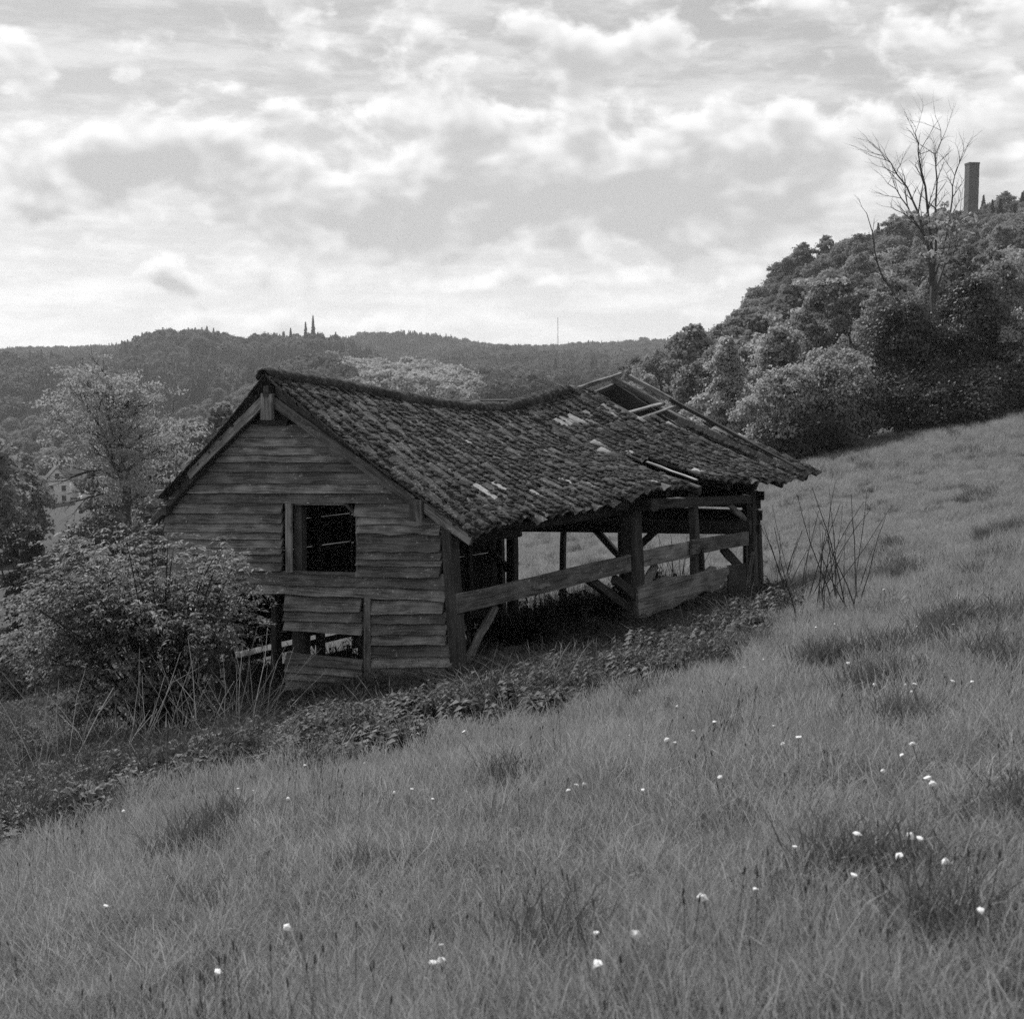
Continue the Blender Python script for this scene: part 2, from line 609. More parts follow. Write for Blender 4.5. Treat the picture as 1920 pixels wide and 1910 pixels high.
def scatter(name, pts, rot, scl, idx, protos, parent=None):
    """one object of instanced copies (stuff): points carry rotation, scale and which prototype"""
    n = len(pts)
    me = bpy.data.meshes.new(name)
    me.vertices.add(n)
    me.vertices.foreach_set('co', np.asarray(pts, np.float32).ravel())
    a = me.attributes.new('rot', 'FLOAT_VECTOR', 'POINT'); a.data.foreach_set('vector', np.asarray(rot, np.float32).ravel())
    scl = np.asarray(scl, np.float32)
    if scl.ndim == 1: scl = np.repeat(scl[:, None], 3, 1)
    a = me.attributes.new('scl', 'FLOAT_VECTOR', 'POINT'); a.data.foreach_set('vector', scl.ravel())
    a = me.attributes.new('idx', 'INT', 'POINT'); a.data.foreach_set('value', np.asarray(idx, np.int32))
    for p in protos:
        for mt in p.data.materials:
            if mt.name not in [m.name for m in me.materials]: me.materials.append(mt)
    o = link(name, me, parent)
    ng = bpy.data.node_groups.new(name, 'GeometryNodeTree')
    ng.interface.new_socket('Geometry', in_out='INPUT', socket_type='NodeSocketGeometry')
    ng.interface.new_socket('Geometry', in_out='OUTPUT', socket_type='NodeSocketGeometry')
    gi = ng.nodes.new('NodeGroupInput'); go = ng.nodes.new('NodeGroupOutput')

    def named(nm, ty):
        q = ng.nodes.new('GeometryNodeInputNamedAttribute'); q.data_type = ty
        q.inputs['Name'].default_value = nm
        return q.outputs[0]
    ar, asc, ai = named('rot', 'FLOAT_VECTOR'), named('scl', 'FLOAT_VECTOR'), named('idx', 'INT')
    e2r = ng.nodes.new('FunctionNodeEulerToRotation')
    ng.links.new(ar, e2r.inputs[0])
    jn = ng.nodes.new('GeometryNodeJoinGeometry')
    for k, p in enumerate(protos):
        oi = ng.nodes.new('GeometryNodeObjectInfo'); oi.inputs['Object'].default_value = p
        oi.inputs['As Instance'].default_value = True
        cm = ng.nodes.new('FunctionNodeCompare'); cm.data_type = 'INT'; cm.operation = 'EQUAL'
        ii = [s for s in cm.inputs if s.type == 'INT']
        ng.links.new(ai, ii[0]); ii[1].default_value = k
        ip = ng.nodes.new('GeometryNodeInstanceOnPoints')
        ng.links.new(gi.outputs[0], ip.inputs['Points'])
        ng.links.new(cm.outputs[0], ip.inputs['Selection'])
        ng.links.new(oi.outputs['Geometry'], ip.inputs['Instance'])
        ng.links.new(e2r.outputs[0], ip.inputs['Rotation'])
        ng.links.new(asc, ip.inputs['Scale'])
        ng.links.new(ip.outputs[0], jn.inputs[0])
    ng.links.new(jn.outputs[0], go.inputs[0])
    md = o.modifiers.new('scatter', 'NODES')
    md.node_group = ng
    o['kind'] = 'stuff'
    return o


def proto(name, me):
    return bpy.data.objects.new(name, me)      # source for instancing: not linked to the scene


# ------------------------------------------------------------------ the barn (own frame: x along the length, y across, z up; origin at the near corner post)
YAW = math.radians(36.9)
BA = np.array([-.72, 18.58, -4.27])
BU = np.array([math.sin(YAW), math.cos(YAW), 0]); BV = np.array([-math.cos(YAW), math.sin(YAW), 0])
BL, BW = 8.5, 5.95
barn = bpy.data.objects.new('barn', None)
COL.objects.link(barn)
MB4 = Matrix(((BU[0], BV[0], 0, BA[0]), (BU[1], BV[1], 0, BA[1]), (0, 0, 1, BA[2]), (0, 0, 0, 1)))
barn.matrix_world = MB4
tag(barn, 'derelict timber field barn with a sagging mossy tile roof', 'barn')


def to_local(P):
    q = np.asarray(P, float) - BA
    return Vector((q @ BU, q @ BV, q[2]))


def loc_px(p):
    w = BA + p[0] * BU + p[1] * BV + np.array([0, 0, p[2]])
    return project(w)


def hit(px, py, O, N):
    d = ray(px, py)
    return d * ((O @ N) / (d @ N))


def G(px, py, u=0.0):
    return to_local(hit(px, py, BA + u * BU, BU))


def Fr(px, py, v=0.0, th=0.04):
    N = BV * math.cos(th) - np.array([0, 0, 1]) * math.sin(th)
    return to_local(hit(px, py, BA + v * BV, N))


def ground_loc(u, v):
    w = BA + u * BU + v * BV
    return float(ground_h(w[0], w[1])) - BA[2]


def board(name, parent, b0, b1, t0, t1, out, thick=0.028, lap=0.055, mat=None, wav=0.0035, n=7, seed=None, rag=0.0):
    """weatherboard: lower edge b0-b1, upper edge t0-t1, lower edge stands out along `out`"""
    rs = random.Random(seed if seed is not None else hash((round(b0[0], 3), round(b0[1], 3), round(b0[2], 3), round(b1[2], 3))) & 0xffff)
    b0, b1, t0, t1, out = (Vector(q) for q in (b0, b1, t0, t1, out))
    c = (b0 + b1 + t0 + t1) / 4
    M = frame(c, b1 - b0, (t0 + t1) / 2 - (b0 + b1) / 2)
    if (M.to_3x3() @ Vector((0, 0, 1))).dot(out) < 0:
        M = frame(c, b0 - b1, (t0 + t1) / 2 - (b0 + b1) / 2)
        b0, b1, t0, t1 = b1, b0, t1, t0
    I = M.inverted()
    b0, b1, t0, t1 = (I @ q for q in (b0, b1, t0, t1))
    ph, ph2 = rs.random() * 7, rs.random() * 7
    fr_ = 1.2 + rs.random() * 2.2
    vs, fs = [], []
    bow = (rs.random() - .5) * 0.02
    for i in range(n + 1):
        s = i / n
        b = b0.lerp(b1, s); t = t0.lerp(t1, s)
        wv = wav * (math.sin(ph + fr_ * 6.28 * s) + .6 * math.sin(ph2 + 2.7 * fr_ * 6.28 * s)) + bow * 4 * s * (1 - s) * .5
        dx = 0
        if i in (0, n): dx = (rs.random() - .5) * rag
        zt = 0.003 + (rs.random() - .5) * 0.003
        zb = lap + (rs.random() - .5) * 0.006
        vs += [(b.x + dx, b.y + wv, zb + thick), (t.x + dx * .4, t.y, zt + thick), (t.x + dx * .4, t.y, zt), (b.x + dx, b.y + wv, zb)]
    for i in range(n):
        a = 4 * i
        for k in range(4):
            k2 = (k + 1) % 4
            fs.append((a + k, a + 4 + k, a + 4 + k2, a + k2))
    fs.append((0, 1, 2, 3)); fs.append((4 * n + 3, 4 * n + 2, 4 * n + 1, 4 * n))
    return link(name, mesh_of(name, vs, fs, mat or M_WOOD), parent, M)


def beam(name, parent, p0, p1, w, h, up=(0, 0, 1), mat=None, seed=1, n=4, jit=0.008, taper=1.0):
    """hewn timber: length along its own x, chamfered section w (across) by h (along up)"""
    rs = random.Random(seed)
    p0, p1 = Vector(p0), Vector(p1)
    M = frame((p0 + p1) / 2, p1 - p0, up)
    L = (p1 - p0).length
    ch = min(w, h) * 0.14
    sec = [(-h / 2 + ch, -w / 2), (h / 2 - ch, -w / 2), (h / 2, -w / 2 + ch), (h / 2, w / 2 - ch),
           (h / 2 - ch, w / 2), (-h / 2 + ch, w / 2), (-h / 2, w / 2 - ch), (-h / 2, -w / 2 + ch)]
    vs, fs = [], []
    for i in range(n + 1):
        s = i / n
        k = 1 + (taper - 1) * s
        oy, oz = (rs.random() - .5) * jit * 2, (rs.random() - .5) * jit * 2
        if i in (0, n): oy = oz = 0
        for (a, b) in sec:
            vs.append((-L / 2 + L * s + ((rs.random() - .5) * jit * 2.5 if i in (0, n) else 0), a * k + oy + (rs.random() - .5) * jit, b * k + oz + (rs.random() - .5) * jit))
    for i in range(n):
        for k in range(8):
            k2 = (k + 1) % 8
            fs.append((8 * i + k, 8 * i + 8 + k, 8 * i + 8 + k2, 8 * i + k2))
    fs.append(tuple(range(8))); fs.append(tuple(8 * n + k for k in range(8))[::-1])
    return link(name, mesh_of(name, vs, fs, mat or M_TIMBER), parent, M)


OUT_G = Vector((-1, 0, 0))       # the gable looks back towards the meadow's foot
gable = link('gable_wall', None, barn, Matrix())


def grow(xl, ytl, ybl, xr, ytr, ybr, u=0.0, **k):
    lapup = 2.0
    a = 0.020
    b0, b1, t0, t1 = G(xl, ybl, u), G(xr, ybr, u), G(xl, ytl - lapup, u), G(xr, ytr - lapup, u)
    return board('weatherboard', gable, b0, b1, t0, t1, OUT_G, **k)


def lroof(y):
    return 490 - (y - 745) * 138 / 140 if y < 885 else 352 - (y - 885) * 37 / 60


def rroof(y):
    return 515 + (y - 750) * 255 / 185


seams = [768, 797, 819.5, 836.5, 852, 865.5, 884, 906, 924, 942]
for i in range(len(seams) - 1):
    yt, yb = seams[i], seams[i + 1]
    ym = (yt + yb) / 2
    xl = lroof(ym) - (6 if yb < 880 else -1)
    xr = min(rroof(ym) + 8, 836)
    if i == 0: xl, xr = 488, 545
    grow(xl, yt, yb, xr, yt + .5, yb + .5, seed=100 + i, wav=.004, mat=M_SHADEWOOD if i == 0 else None)  # top board: shadow under the eaves put into darker wood
left = [942, 961.7, 979.4, 996, 1010, 1026, 1038, 1052, 1069]
for i in range(len(left) - 1):
    grow(314 + i * .4, left[i], left[i + 1], 534, left[i] + .6, left[i + 1] + .6, seed=130 + i, rag=.03)
right = [942, 969, 983, 1000, 1034, 1048, 1060, 1081]
rend = [834, 832, 830, 832, 833, 833, 829]
for i in range(len(right) - 1):
    xl = 673 if i else 668
    grow(xl + 1, right[i] + (1 if i else 0), right[i + 1] - 1, rend[i], right[i] - 1, right[i + 1] + 1, seed=160 + i, wav=.013 if i in (1, 2, 3) else .004, rag=.05)
grow(312, 1067, 1088, 840, 1078, 1104, seed=181, wav=.008, rag=.06, n=12)
grow(452, 1091, 1109, 842, 1104, 1126, seed=182, wav=.010, rag=.06, n=12)
lm = [(1114, 1118), (1143, 1147), (1162, 1166), (1180, 1190)]
for i in range(3):
    grow(538, lm[i][0], lm[i + 1][0], 682, lm[i][1], lm[i + 1][1], seed=190 + i, rag=.05)
lm = [(1224, 1238), (1242, 1254), (1257, 1268), (1272, 1281), (1292, 1298)]
for i in range(4):
    grow(541, lm[i][0], lm[i + 1][0], 683, lm[i][1], lm[i + 1][1], seed=196 + i, rag=.05)
lr = [1126, 1148, 1166.6, 1187, 1206, 1228, 1248, 1268.6, 1285.6, 1301]
for i in range(len(lr) - 1):
    xe = 838 + i * 2.3 + (2 if i % 3 else -3)
    grow(697, lr[i] + 1, lr[i + 1] + 2, xe, lr[i], lr[i + 1] + 1, seed=205 + i, wav=.005, rag=.05)
# a last short board under the left opening, behind the shrub
grow(318, 1150, 1172, 400, 1152, 1176, seed=230, rag=.05)

# window opening: jambs, corner piece and sill edge
def gbeam(name, x0, y0, x1, y1, w, t, u=-0.045, mat=None, seed=1, parent=None):
    return beam(name, parent or gable, G(x0, y0, u), G(x1, y1, u), w, t, up=(-1, 0, 0), mat=mat or M_WOOD, seed=seed, jit=.004)
gbeam('window_jamb', 541.5, 940, 543, 1073, 0.13, 0.035, -0.06, seed=3)
gbeam('stud', 563, 935, 563, 1076, 0.16, 0.14, 0.10, M_TIMBER, 4)
gbeam('window_jamb', 670, 968, 671, 1071, 0.035, 0.05, -0.03, seed=5)
gbeam('window_corner', 649, 944, 671, 970, 0.04, 0.05, -0.03, seed=6)
gbeam('window_lintel', 550, 944, 655, 945, 0.03, 0.06, -0.02, seed=7)
gbeam('window_sill', 548, 1072, 674, 1078, 0.04, 0.06, -0.03, seed=8)
gbeam('batten', 689, 1120, 690, 1302, 0.125, 0.04, -0.07, seed=9)
gbeam('stud', 565, 1172, 565, 1240, 0.28, 0.14, 0.12, M_TIMBER, 10)
gbeam('stud', 400, 930, 402, 1330, 0.16, 0.14, 0.12, M_TIMBER, 11)
gbeam('stud', 690, 900, 692, 1310, 0.16, 0.14, 0.12, M_TIMBER, 12)
gbeam('stud', 517, 1100, 516, 1290, 0.11, 0.10, 0.35, M_TIMBER, 13)
gbeam('tie_beam', 330, 927, 820, 934, 0.16, 0.16, 0.14, M_TIMBER, 14)
gbeam('bottom_rail', 318, 1100, 842, 1120, 0.12, 0.12, 0.13, M_TIMBER, 15)

# posts, rails and braces of the open long side
def fbeam(name, x0, y0, x1, y1, w, d, v=0.0, mat=None, seed=1, parent=None, up=(0, 1, 0), n=4, jit=.009, taper=1.0):
    return beam(name, parent or barn, Fr(x0, y0, v), Fr(x1, y1, v), w, d, up=up, mat=mat or M_TIMBER, seed=seed, n=n, jit=jit, taper=taper)
fbeam('post', 843, 975, 864, 1330, 0.19, 0.19, 0.0, seed=21)
fbeam('post', 1182, 944, 1192, 1275, 0.29, 0.26, 0.02, seed=22, n=7, jit=.016, taper=1.15)
fbeam('post', 1300, 912, 1303, 1082, 0.16, 0.14, 0.0, seed=23, jit=.014)
fbeam('post', 1403, 908, 1407, 1150, 0.20, 0.2, 0.12, seed=24)
fbeam('post', 1418, 984, 1424, 1150, 0.16, 0.16, -0.08, seed=25, jit=.014)
fbeam('rail', 856, 1131.5, 1182, 1055.5, 0.045, 0.27, -0.10, mat=M_WOOD, seed=26, up=(0, 0, 1), n=7)
fbeam('rail', 1186, 1051, 1300, 1028.5, 0.045, 0.27, -0.02, mat=M_WOOD, seed=27, up=(0, 0, 1))
fbeam('rail', 1296, 1026, 1402, 1009, 0.045, 0.25, -0.09, mat=M_WOOD, seed=28, up=(0, 0, 1))
fbeam('splinter', 1000, 1102, 1030, 1096, 0.03, 0.05, -0.135, mat=M_WOOD, seed=29, up=(0, 0, 1))
fbeam('wall_plate', 868, 1006, 970, 996, 0.16, 0.16, 0.0, seed=30, up=(0, 0, 1))
fbeam('wall_plate', 1150, 948, 1418, 935, 0.13, 0.16, -0.03, seed=31, up=(0, 0, 1), n=7, jit=.014)
fbeam('wall_plate', 968, 986, 1160, 956, 0.14, 0.15, 0.10, seed=32, up=(0, 0, 1))
beam('tie_beam', barn, Vector((4.35, -.42, 2.26)), Vector((4.35, 5.7, 1.95)), 0.2, 0.2, seed=33, n=6)
fbeam('brace', 929, 1135, 869, 1250, 0.05, 0.13, 0.0, mat=M_WOOD, seed=35, up=(0, 0, 1))
fbeam('brace', 1102, 1084, 1192, 1150, 0.11, 0.14, 0.05, seed=36, up=(0, 0, 1))
fbeam('brace', 1151, 1085, 1194, 1122, 0.10, 0.14, -0.06, seed=37, up=(0, 0, 1))
fbeam('brace', 1230, 1056, 1203, 1108, 0.04, 0.20, 0.2, mat=M_WOOD, seed=38, up=(0, 0, 1))
fbeam('brace', 1354, 1026, 1390, 1066, 0.05, 0.17, 0.1, seed=39, up=(0, 0, 1))
fbeam('brace', 1361, 940, 1397, 975, 0.06, 0.10, 0.05, mat=M_WOOD, seed=40, up=(0, 0, 1))
fbeam('bracket', 1314, 1028, 1317, 1072, 0.06, 0.09, -0.10, seed=41)
fbeam('leaning_lath', 1393, 1142, 1412, 1034, 0.02, 0.06, -0.22, mat=M_WOOD, seed=42)

# the waney slab board nailed low between the posts, with its own uneven outline
def outline_board(name, pts, v, th, mat, parent=barn):
    P = [Fr(x, y, v, 0.02) for (x, y) in pts]
    c = sum(P, Vector()) / len(P)
    M = frame(c, P[-1] - P[0] if False else Vector((1, 0, 0.02)), (0, 0, 1))
    I = M.inverted()
    q = [I @ p for p in P]
    n = len(q)
    vs = [(p.x, p.y, p.z) for p in q] + [(p.x, p.y, p.z + th) for p in q]
    fs = [tuple(range(n))[::-1], tuple(range(n, 2 * n))] + [(i, (i + 1) % n, n + (i + 1) % n, n + i) for i in range(n)]
    return link(name, mesh_of(name, vs, fs, mat), parent, M)
outline_board('waney_board', [(1198, 1160), (1196, 1102), (1208, 1098), (1219, 1090), (1236, 1088), (1254, 1080), (1268, 1081), (1284, 1082), (1300, 1078), (1312, 1075),
                         (1326, 1068), (1336, 1061), (1343, 1063), (1344, 1069), (1356, 1066), (1366, 1061), (1368, 1072), (1358, 1092), (1338, 1108), (1318, 1108), (1300, 1124), (1284, 1126), (1262, 1140), (1240, 1144), (1216, 1156)], -0.14, -0.05, M_WOOD)
outline_board('low_board', [(1202, 1176), (1200, 1164), (1260, 1148), (1330, 1122), (1392, 1108), (1394, 1128), (1330, 1146), (1262, 1170), (1216, 1186)], -0.11, -0.04, M_TIMBER)
outline_board('upright_board', [(1367, 1128), (1366, 1060), (1398, 1056), (1401, 1124)], -0.06, -0.03, M_TIMBER)

# far gable: open below its tie beam, ragged boards above
fg = link('far_gable_wall', None, barn, Matrix())
def fgb(x0, yt0, yb0, x1, yt1, yb1, seed, mat=M_SHADEWOOD):
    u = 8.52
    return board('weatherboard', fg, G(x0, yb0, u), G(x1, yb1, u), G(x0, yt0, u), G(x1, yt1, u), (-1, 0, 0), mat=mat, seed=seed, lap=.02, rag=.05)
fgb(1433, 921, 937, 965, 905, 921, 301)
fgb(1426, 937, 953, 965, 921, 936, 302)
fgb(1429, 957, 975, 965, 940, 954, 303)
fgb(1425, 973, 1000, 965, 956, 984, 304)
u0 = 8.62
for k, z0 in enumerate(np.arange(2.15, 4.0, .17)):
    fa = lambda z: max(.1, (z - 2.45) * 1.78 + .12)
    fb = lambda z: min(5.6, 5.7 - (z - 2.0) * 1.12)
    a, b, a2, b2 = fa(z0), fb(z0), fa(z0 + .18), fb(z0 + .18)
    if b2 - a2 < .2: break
    board('weatherboard', fg, (u0, a, z0), (u0, b, z0 - .1), (u0, a2, z0 + .18), (u0, b2, z0 + .08), (1, 0, 0), mat=M_SHADEWOOD, seed=320 + k)
def fgbeam(name, x0, y0, x1, y1, w, d, u=8.45, seed=1, mat=None):
    return beam(name, fg, G(x0, y0, u), G(x1, y1, u), w, d, up=(1, 0, 0), mat=mat or M_TIMBER, seed=seed)
fgbeam('tie_beam', 1410, 988, 958, 984, 0.26, 0.2, 8.40, 51)
fgbeam('post', 960, 990, 962, 1185, 0.2, 0.2, 8.45, 52)
fgbeam('pole', 1057, 985, 1054, 1165, 0.11, 0.11, 8.40, 53)
fgbeam('post', 1170, 985, 1174, 1140, 0.2, 0.2, 8.45, 54)
fgbeam('brace', 1113, 990, 1166, 1046, 0.12, 0.12, 8.42, 55)
fgbeam('brace', 1236, 988, 1196, 1026, 0.12, 0.12, 8.42, 56)
fgbeam('brace', 908, 1018, 957, 1072, 0.13, 0.12, 8.36, 57)
fgbeam('post', 1410, 920, 1414, 1140, 0.18, 0.18, 8.5, 58)

# back wall: boards with light between some of them, bottom boards missing in the middle
bw = link('back_wall', None, barn, Matrix())
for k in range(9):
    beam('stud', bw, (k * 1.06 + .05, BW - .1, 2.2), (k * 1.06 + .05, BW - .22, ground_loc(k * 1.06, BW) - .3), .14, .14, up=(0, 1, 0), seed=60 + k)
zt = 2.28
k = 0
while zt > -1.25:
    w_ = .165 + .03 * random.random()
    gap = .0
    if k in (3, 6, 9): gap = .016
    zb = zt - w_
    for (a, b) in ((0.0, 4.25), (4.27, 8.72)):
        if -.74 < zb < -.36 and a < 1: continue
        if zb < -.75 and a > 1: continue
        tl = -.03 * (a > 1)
        board('weatherboard', bw, (a, BW, zb + tl), (b, BW, zb + tl * 2), (a, BW, zt + tl + .012 - gap), (b, BW, zt + tl * 2 + .012 - gap), (0, 1, 0), mat=M_SHADEWOOD, seed=400 + k * 3 + int(a), wav=.006)
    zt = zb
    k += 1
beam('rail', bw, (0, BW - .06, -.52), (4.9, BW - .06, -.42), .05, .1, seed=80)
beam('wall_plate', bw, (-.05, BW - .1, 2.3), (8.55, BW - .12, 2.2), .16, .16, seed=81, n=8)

# ------------------------------------------------------------------ roof
roof = link('roof', None, barn, Matrix())
RZ = np.array([(-.35, 4.28), (.9, 4.15), (2.08, 3.98), (3.4, 3.80), (4.36, 3.71), (5.4, 3.69), (6.13, 3.80), (7.2, 3.98), (7.9, 4.05), (9.3, 4.25)])
EZ = np.array([(-.4, 2.16), (.2, 2.27), (.8, 2.32), (1.4, 2.33), (2.0, 2.36), (2.8, 2.37), (3.5, 2.45), (4.0, 2.52), (4.5, 2.53), (5.6, 2.47), (6.1, 2.53), (7.5, 2.44), (8.9, 2.39), (9.8, 2.42)])
RV = 3.34


def roof_pt(a, t, back=False):
    """point of the roof skin: a along the ridge 0..1, t from ridge 0 to eave 1"""
    ur = -.28 + a * 9.48; ue = -.28 + a * 9.98
    R = np.array([ur, RV + .02 * math.sin(ur), np.interp(ur, RZ[:, 0], RZ[:, 1]) - .07])
    if back:
        E = np.array([ur, BW + .30, 2.02 + .05 * math.sin(ur * 1.7) + .02 * ur])
        s = -.10
    else:
        E = np.array([ue, np.interp(ue, [-.3, 4, 9.8], [-.44, -.52, -.68]), np.interp(ue, EZ[:, 0], EZ[:, 1]) - .02])
        s = -.06 - .12 * math.exp(-((ur - 5.2) / 2.4) ** 2)
    P = R * (1 - t) + E * t
    P[2] += s * 4 * t * (1 - t) * (1 - .25 * (t - .5))
    if not back and a > .935:                                  # the last courses at the far verge ride up
        P[2] += .07 * min(1, (a - .935) / .02)
    return Vector(P)


def roof_frame(a, t, back=False):
    e = 1e-3
    P = roof_pt(a, t, back)
    du = (roof_pt(a + e, t, back) - roof_pt(a - e, t, back)).normalized()
    dt = (roof_pt(a, t + e, back) - roof_pt(a, t - e, back)).normalized()
    n = du.cross(dt)
    if n.z < 0: n = -n
    n.normalize()
    return P, du, dt, n


def in_poly(x, y, poly):
    c = False
    j = len(poly) - 1
    for i in range(len(poly)):
        xi, yi = poly[i]; xj, yj = poly[j]
        if (yi > y) != (yj > y) and x < (xj - xi) * (y - yi) / (yj - yi) + xi:
            c = not c
        j = i
    return c


HOLES = [[(1080, 720), (1165, 700), (1300, 770), (1345, 812), (1318, 812), (1258, 790), (1200, 797), (1150, 768), (1105, 738)],
         [(1158, 858), (1180, 858), (1262, 880), (1345, 908), (1330, 925), (1262, 908), (1200, 885)]]


def tile_mesh(name, w, ln, seed):
    """single-lap pantile: S profile across, laid lower end at +y"""
    rs = random.Random(seed)
    n = 8
    vs, fs = [], []
    th = .014
    for j, y in enumerate((-ln / 2, ln / 2)):
        for i in range(n + 1):
            s = i / n
            x = (s - .5) * w
            z = .030 * math.sin(s * 2 * math.pi + .4) + .010 * math.cos(s * 4 * math.pi)
            yy = y + (rs.random() - .5) * .012 * j
            vs += [(x, yy, z + th), (x, yy, z)]
    r = 2 * (n + 1)
    for i in range(n):
        a = 2 * i
        fs += [(a, a + 2, r + a + 2, r + a), (a + 1, r + a + 1, r + a + 3, a + 3), (r + a, r + a + 2, r + a + 3, r + a + 1)]
    fs += [(0, r, r + 1, 1), (2 * n, 2 * n + 1, r + 2 * n + 1, r + 2 * n)]
    return mesh_of(name, vs, fs, M_TILE, False)


NCOL, NROW = 42, 13
tile_protos = [tile_mesh('tile', .275, .42, s) for s in range(5)]
tile_bare = [tile_mesh('tile', .275, .42, 50 + s) for s in range(3)]
for me in tile_protos:
    a_ = me.attributes.new('bare', 'FLOAT', 'POINT'); a_.data.foreach_set('value', np.zeros(len(me.vertices), np.float32))
for me in tile_bare:
    a_ = me.attributes.new('bare', 'FLOAT', 'POINT'); a_.data.foreach_set('value', np.ones(len(me.vertices), np.float32))
BARE = [((1075, 797), 34, 10, .95), ((1135, 778), 34, 8, .7), ((1230, 903), 40, 10, .5), ((1090, 905), 26, 9, .35), ((1010, 950), 60, 16, .15), ((1290, 893), 30, 8, .4), ((1190, 850), 60, 14, .15)]
tiles = []
for c in range(NCOL):
    for r in range(NROW):
        a = (c + .5) / NCOL
        t = (r + .55) / NROW
        P, du, dt, n = roof_frame(a, t)
        x, y = loc_px(P)
        if any(in_poly(x, y, h) for h in HOLES): continue
        if c == NCOL - 4 and r > 1: continue                         # the missing run beside the raised verge strip
        rs = random.Random(c * 97 + r * 13)
        if rs.random() < .012 + .02 * (c > 20): continue
        M = frame(P + n * (.035 + rs.random() * .008), du, dt)
        # lower end of each tile lies on the one below
        M = M @ Matrix.Rotation(-.06 + (rs.random() - .5) * .10, 4, 'X') @ Matrix.Rotation((rs.random() - .5) * .11, 4, 'Z') @ Matrix.Rotation((rs.random() - .5) * .10, 4, 'Y')
        if M.to_3x3().determinant() < 0 or (M.to_3x3() @ Vector((0, 0, 1))).dot(n) < 0:
            M = frame(P + n * .038, -du, dt) @ Matrix.Rotation(-.055 + (rs.random() - .5) * .05, 4, 'X') @ Matrix.Rotation((rs.random() - .5) * .05, 4, 'Z')
        M.translation += dt * ((rs.random() - .5) * .09 + (.16 * rs.random() if rs.random() < .05 else 0)) + n * (.03 * rs.random() ** 3)
        pb = 0.012 + .07 * (c / NCOL)
        for (bx, by), wx, wy, s in BARE:
            pb = max(pb, s * math.exp(-((x - bx) / wx) ** 2 - ((y - by) / wy) ** 2))
        bare = rs.random() < pb
        tiles.append(((x - 800) ** 2 * .2 + (BA + P[0] * BU + P[1] * BV)[1] * 900, M, bare, rs.randrange(5)))
order = sorted(tiles, key=lambda q: q[0])
for d, M, bare, k in order[:300]:
    link('tile', tile_bare[k % 3] if bare else tile_protos[k], roof, M)


def join_tiles(name, lst, parent):
    V, Fq, B, n = [], [], [], 0
    for d, M, bare, k in lst:
        me = tile_bare[k % 3] if bare else tile_protos[k]
        co = np.empty(len(me.vertices) * 3, np.float32); me.vertices.foreach_get('co', co)
        m = np.array(M)
        V.append(co.reshape(-1, 3) @ m[:3, :3].T + m[:3, 3])
        fi = np.array([p.vertices[:] for p in me.polygons]) + n
        Fq.append(fi); n += len(me.vertices)
        B.append(np.full(len(me.vertices), 1.0 if bare else 0.0, np.float32))
    me = mesh_of(name, np.concatenate(V), np.concatenate(Fq), M_TILE)
    a = me.attributes.new('bare', 'FLOAT', 'POINT'); a.data.foreach_set('value', np.concatenate(B))
    o = link(name, me, parent)
    o['kind'] = 'stuff'
    return o


join_tiles('far_tiles', order[300:], roof)
back = []
for c in range(NCOL):
    for r in range(11):
        a = (c + .5) / NCOL; t = (r + .5) / 11
        if c < 3 and r > 8: continue
        P, du, dt, n = roof_frame(a, t, True)
        rs = random.Random(c * 31 + r * 7 + 5)
        if rs.random() < .02: continue
        if a > .86 and t < .42: continue
        M = frame(P + n * .04, du, dt)
        if (M.to_3x3() @ Vector((0, 0, 1))).dot(n) < 0: M = frame(P + n * .04, -du, dt)
        M = M @ Matrix.Rotation(-.055 + (rs.random() - .5) * .05, 4, 'X')
        back.append((0, M, False, rs.randrange(5)))
join_tiles('back_tiles', back, roof)

# ridge tiles
def ridge_mesh(seed):
    rs = random.Random(seed)
    vs, fs = [], []
    n = 8
    for j, x in enumerate((-.22, 0, .22)):
        for i in range(n + 1):
            t = math.pi * (i / n)
            rr = .145 + (rs.random() - .5) * .012
            for th in (0, .016):
                vs.append((x, -math.cos(t) * (rr - th) * 1.05, math.sin(t) * (rr - th) * .85))
    r = 2 * (n + 1)
    for j in range(2):
        for i in range(n):
            a = j * r + 2 * i
            fs += [(a, a + r, a + r + 2, a + 2), (a + 1, a + 3, a + r + 3, a + r + 1)]
    for j in (0, 2):
        for i in range(n):
            a = j * r + 2 * i
            fs.append((a, a + 2, a + 3, a + 1) if j == 0 else (a, a + 1, a + 3, a + 2))
    me = mesh_of('ridge_tile', vs, fs, M_TILE)
    a_ = me.attributes.new('bare', 'FLOAT', 'POINT'); a_.data.foreach_set('value', np.zeros(len(me.vertices), np.float32))
    return me
rm = [ridge_mesh(s) for s in range(3)]
na_ = 23
for i in range(na_):
    a = (i + .4) / na_
    if a > .80: continue
    P, du, dt, n = roof_frame(a, 0.0)
    if .66 < a < .70: continue
    M = frame(P + Vector((0, 0, .035 + .012 * (i % 2))), du, (0, 1, 0))
    if (M.to_3x3() @ Vector((0, 0, 1))).z < 0: M = frame(P + Vector((0, 0, .035)), -du, (0, 1, 0))
    M = M @ Matrix.Rotation((RNG.random() - .5) * .22, 4, 'Y') @ Matrix.Rotation((RNG.random() - .5) * .2, 4, 'X') @ Matrix.Rotation((RNG.random() - .5) * .1, 4, 'Z')
    M.translation += Vector((0, (RNG.random() - .5) * .03, (RNG.random() - .5) * .045))
    link('ridge_tile', rm[i % 3], roof, M)

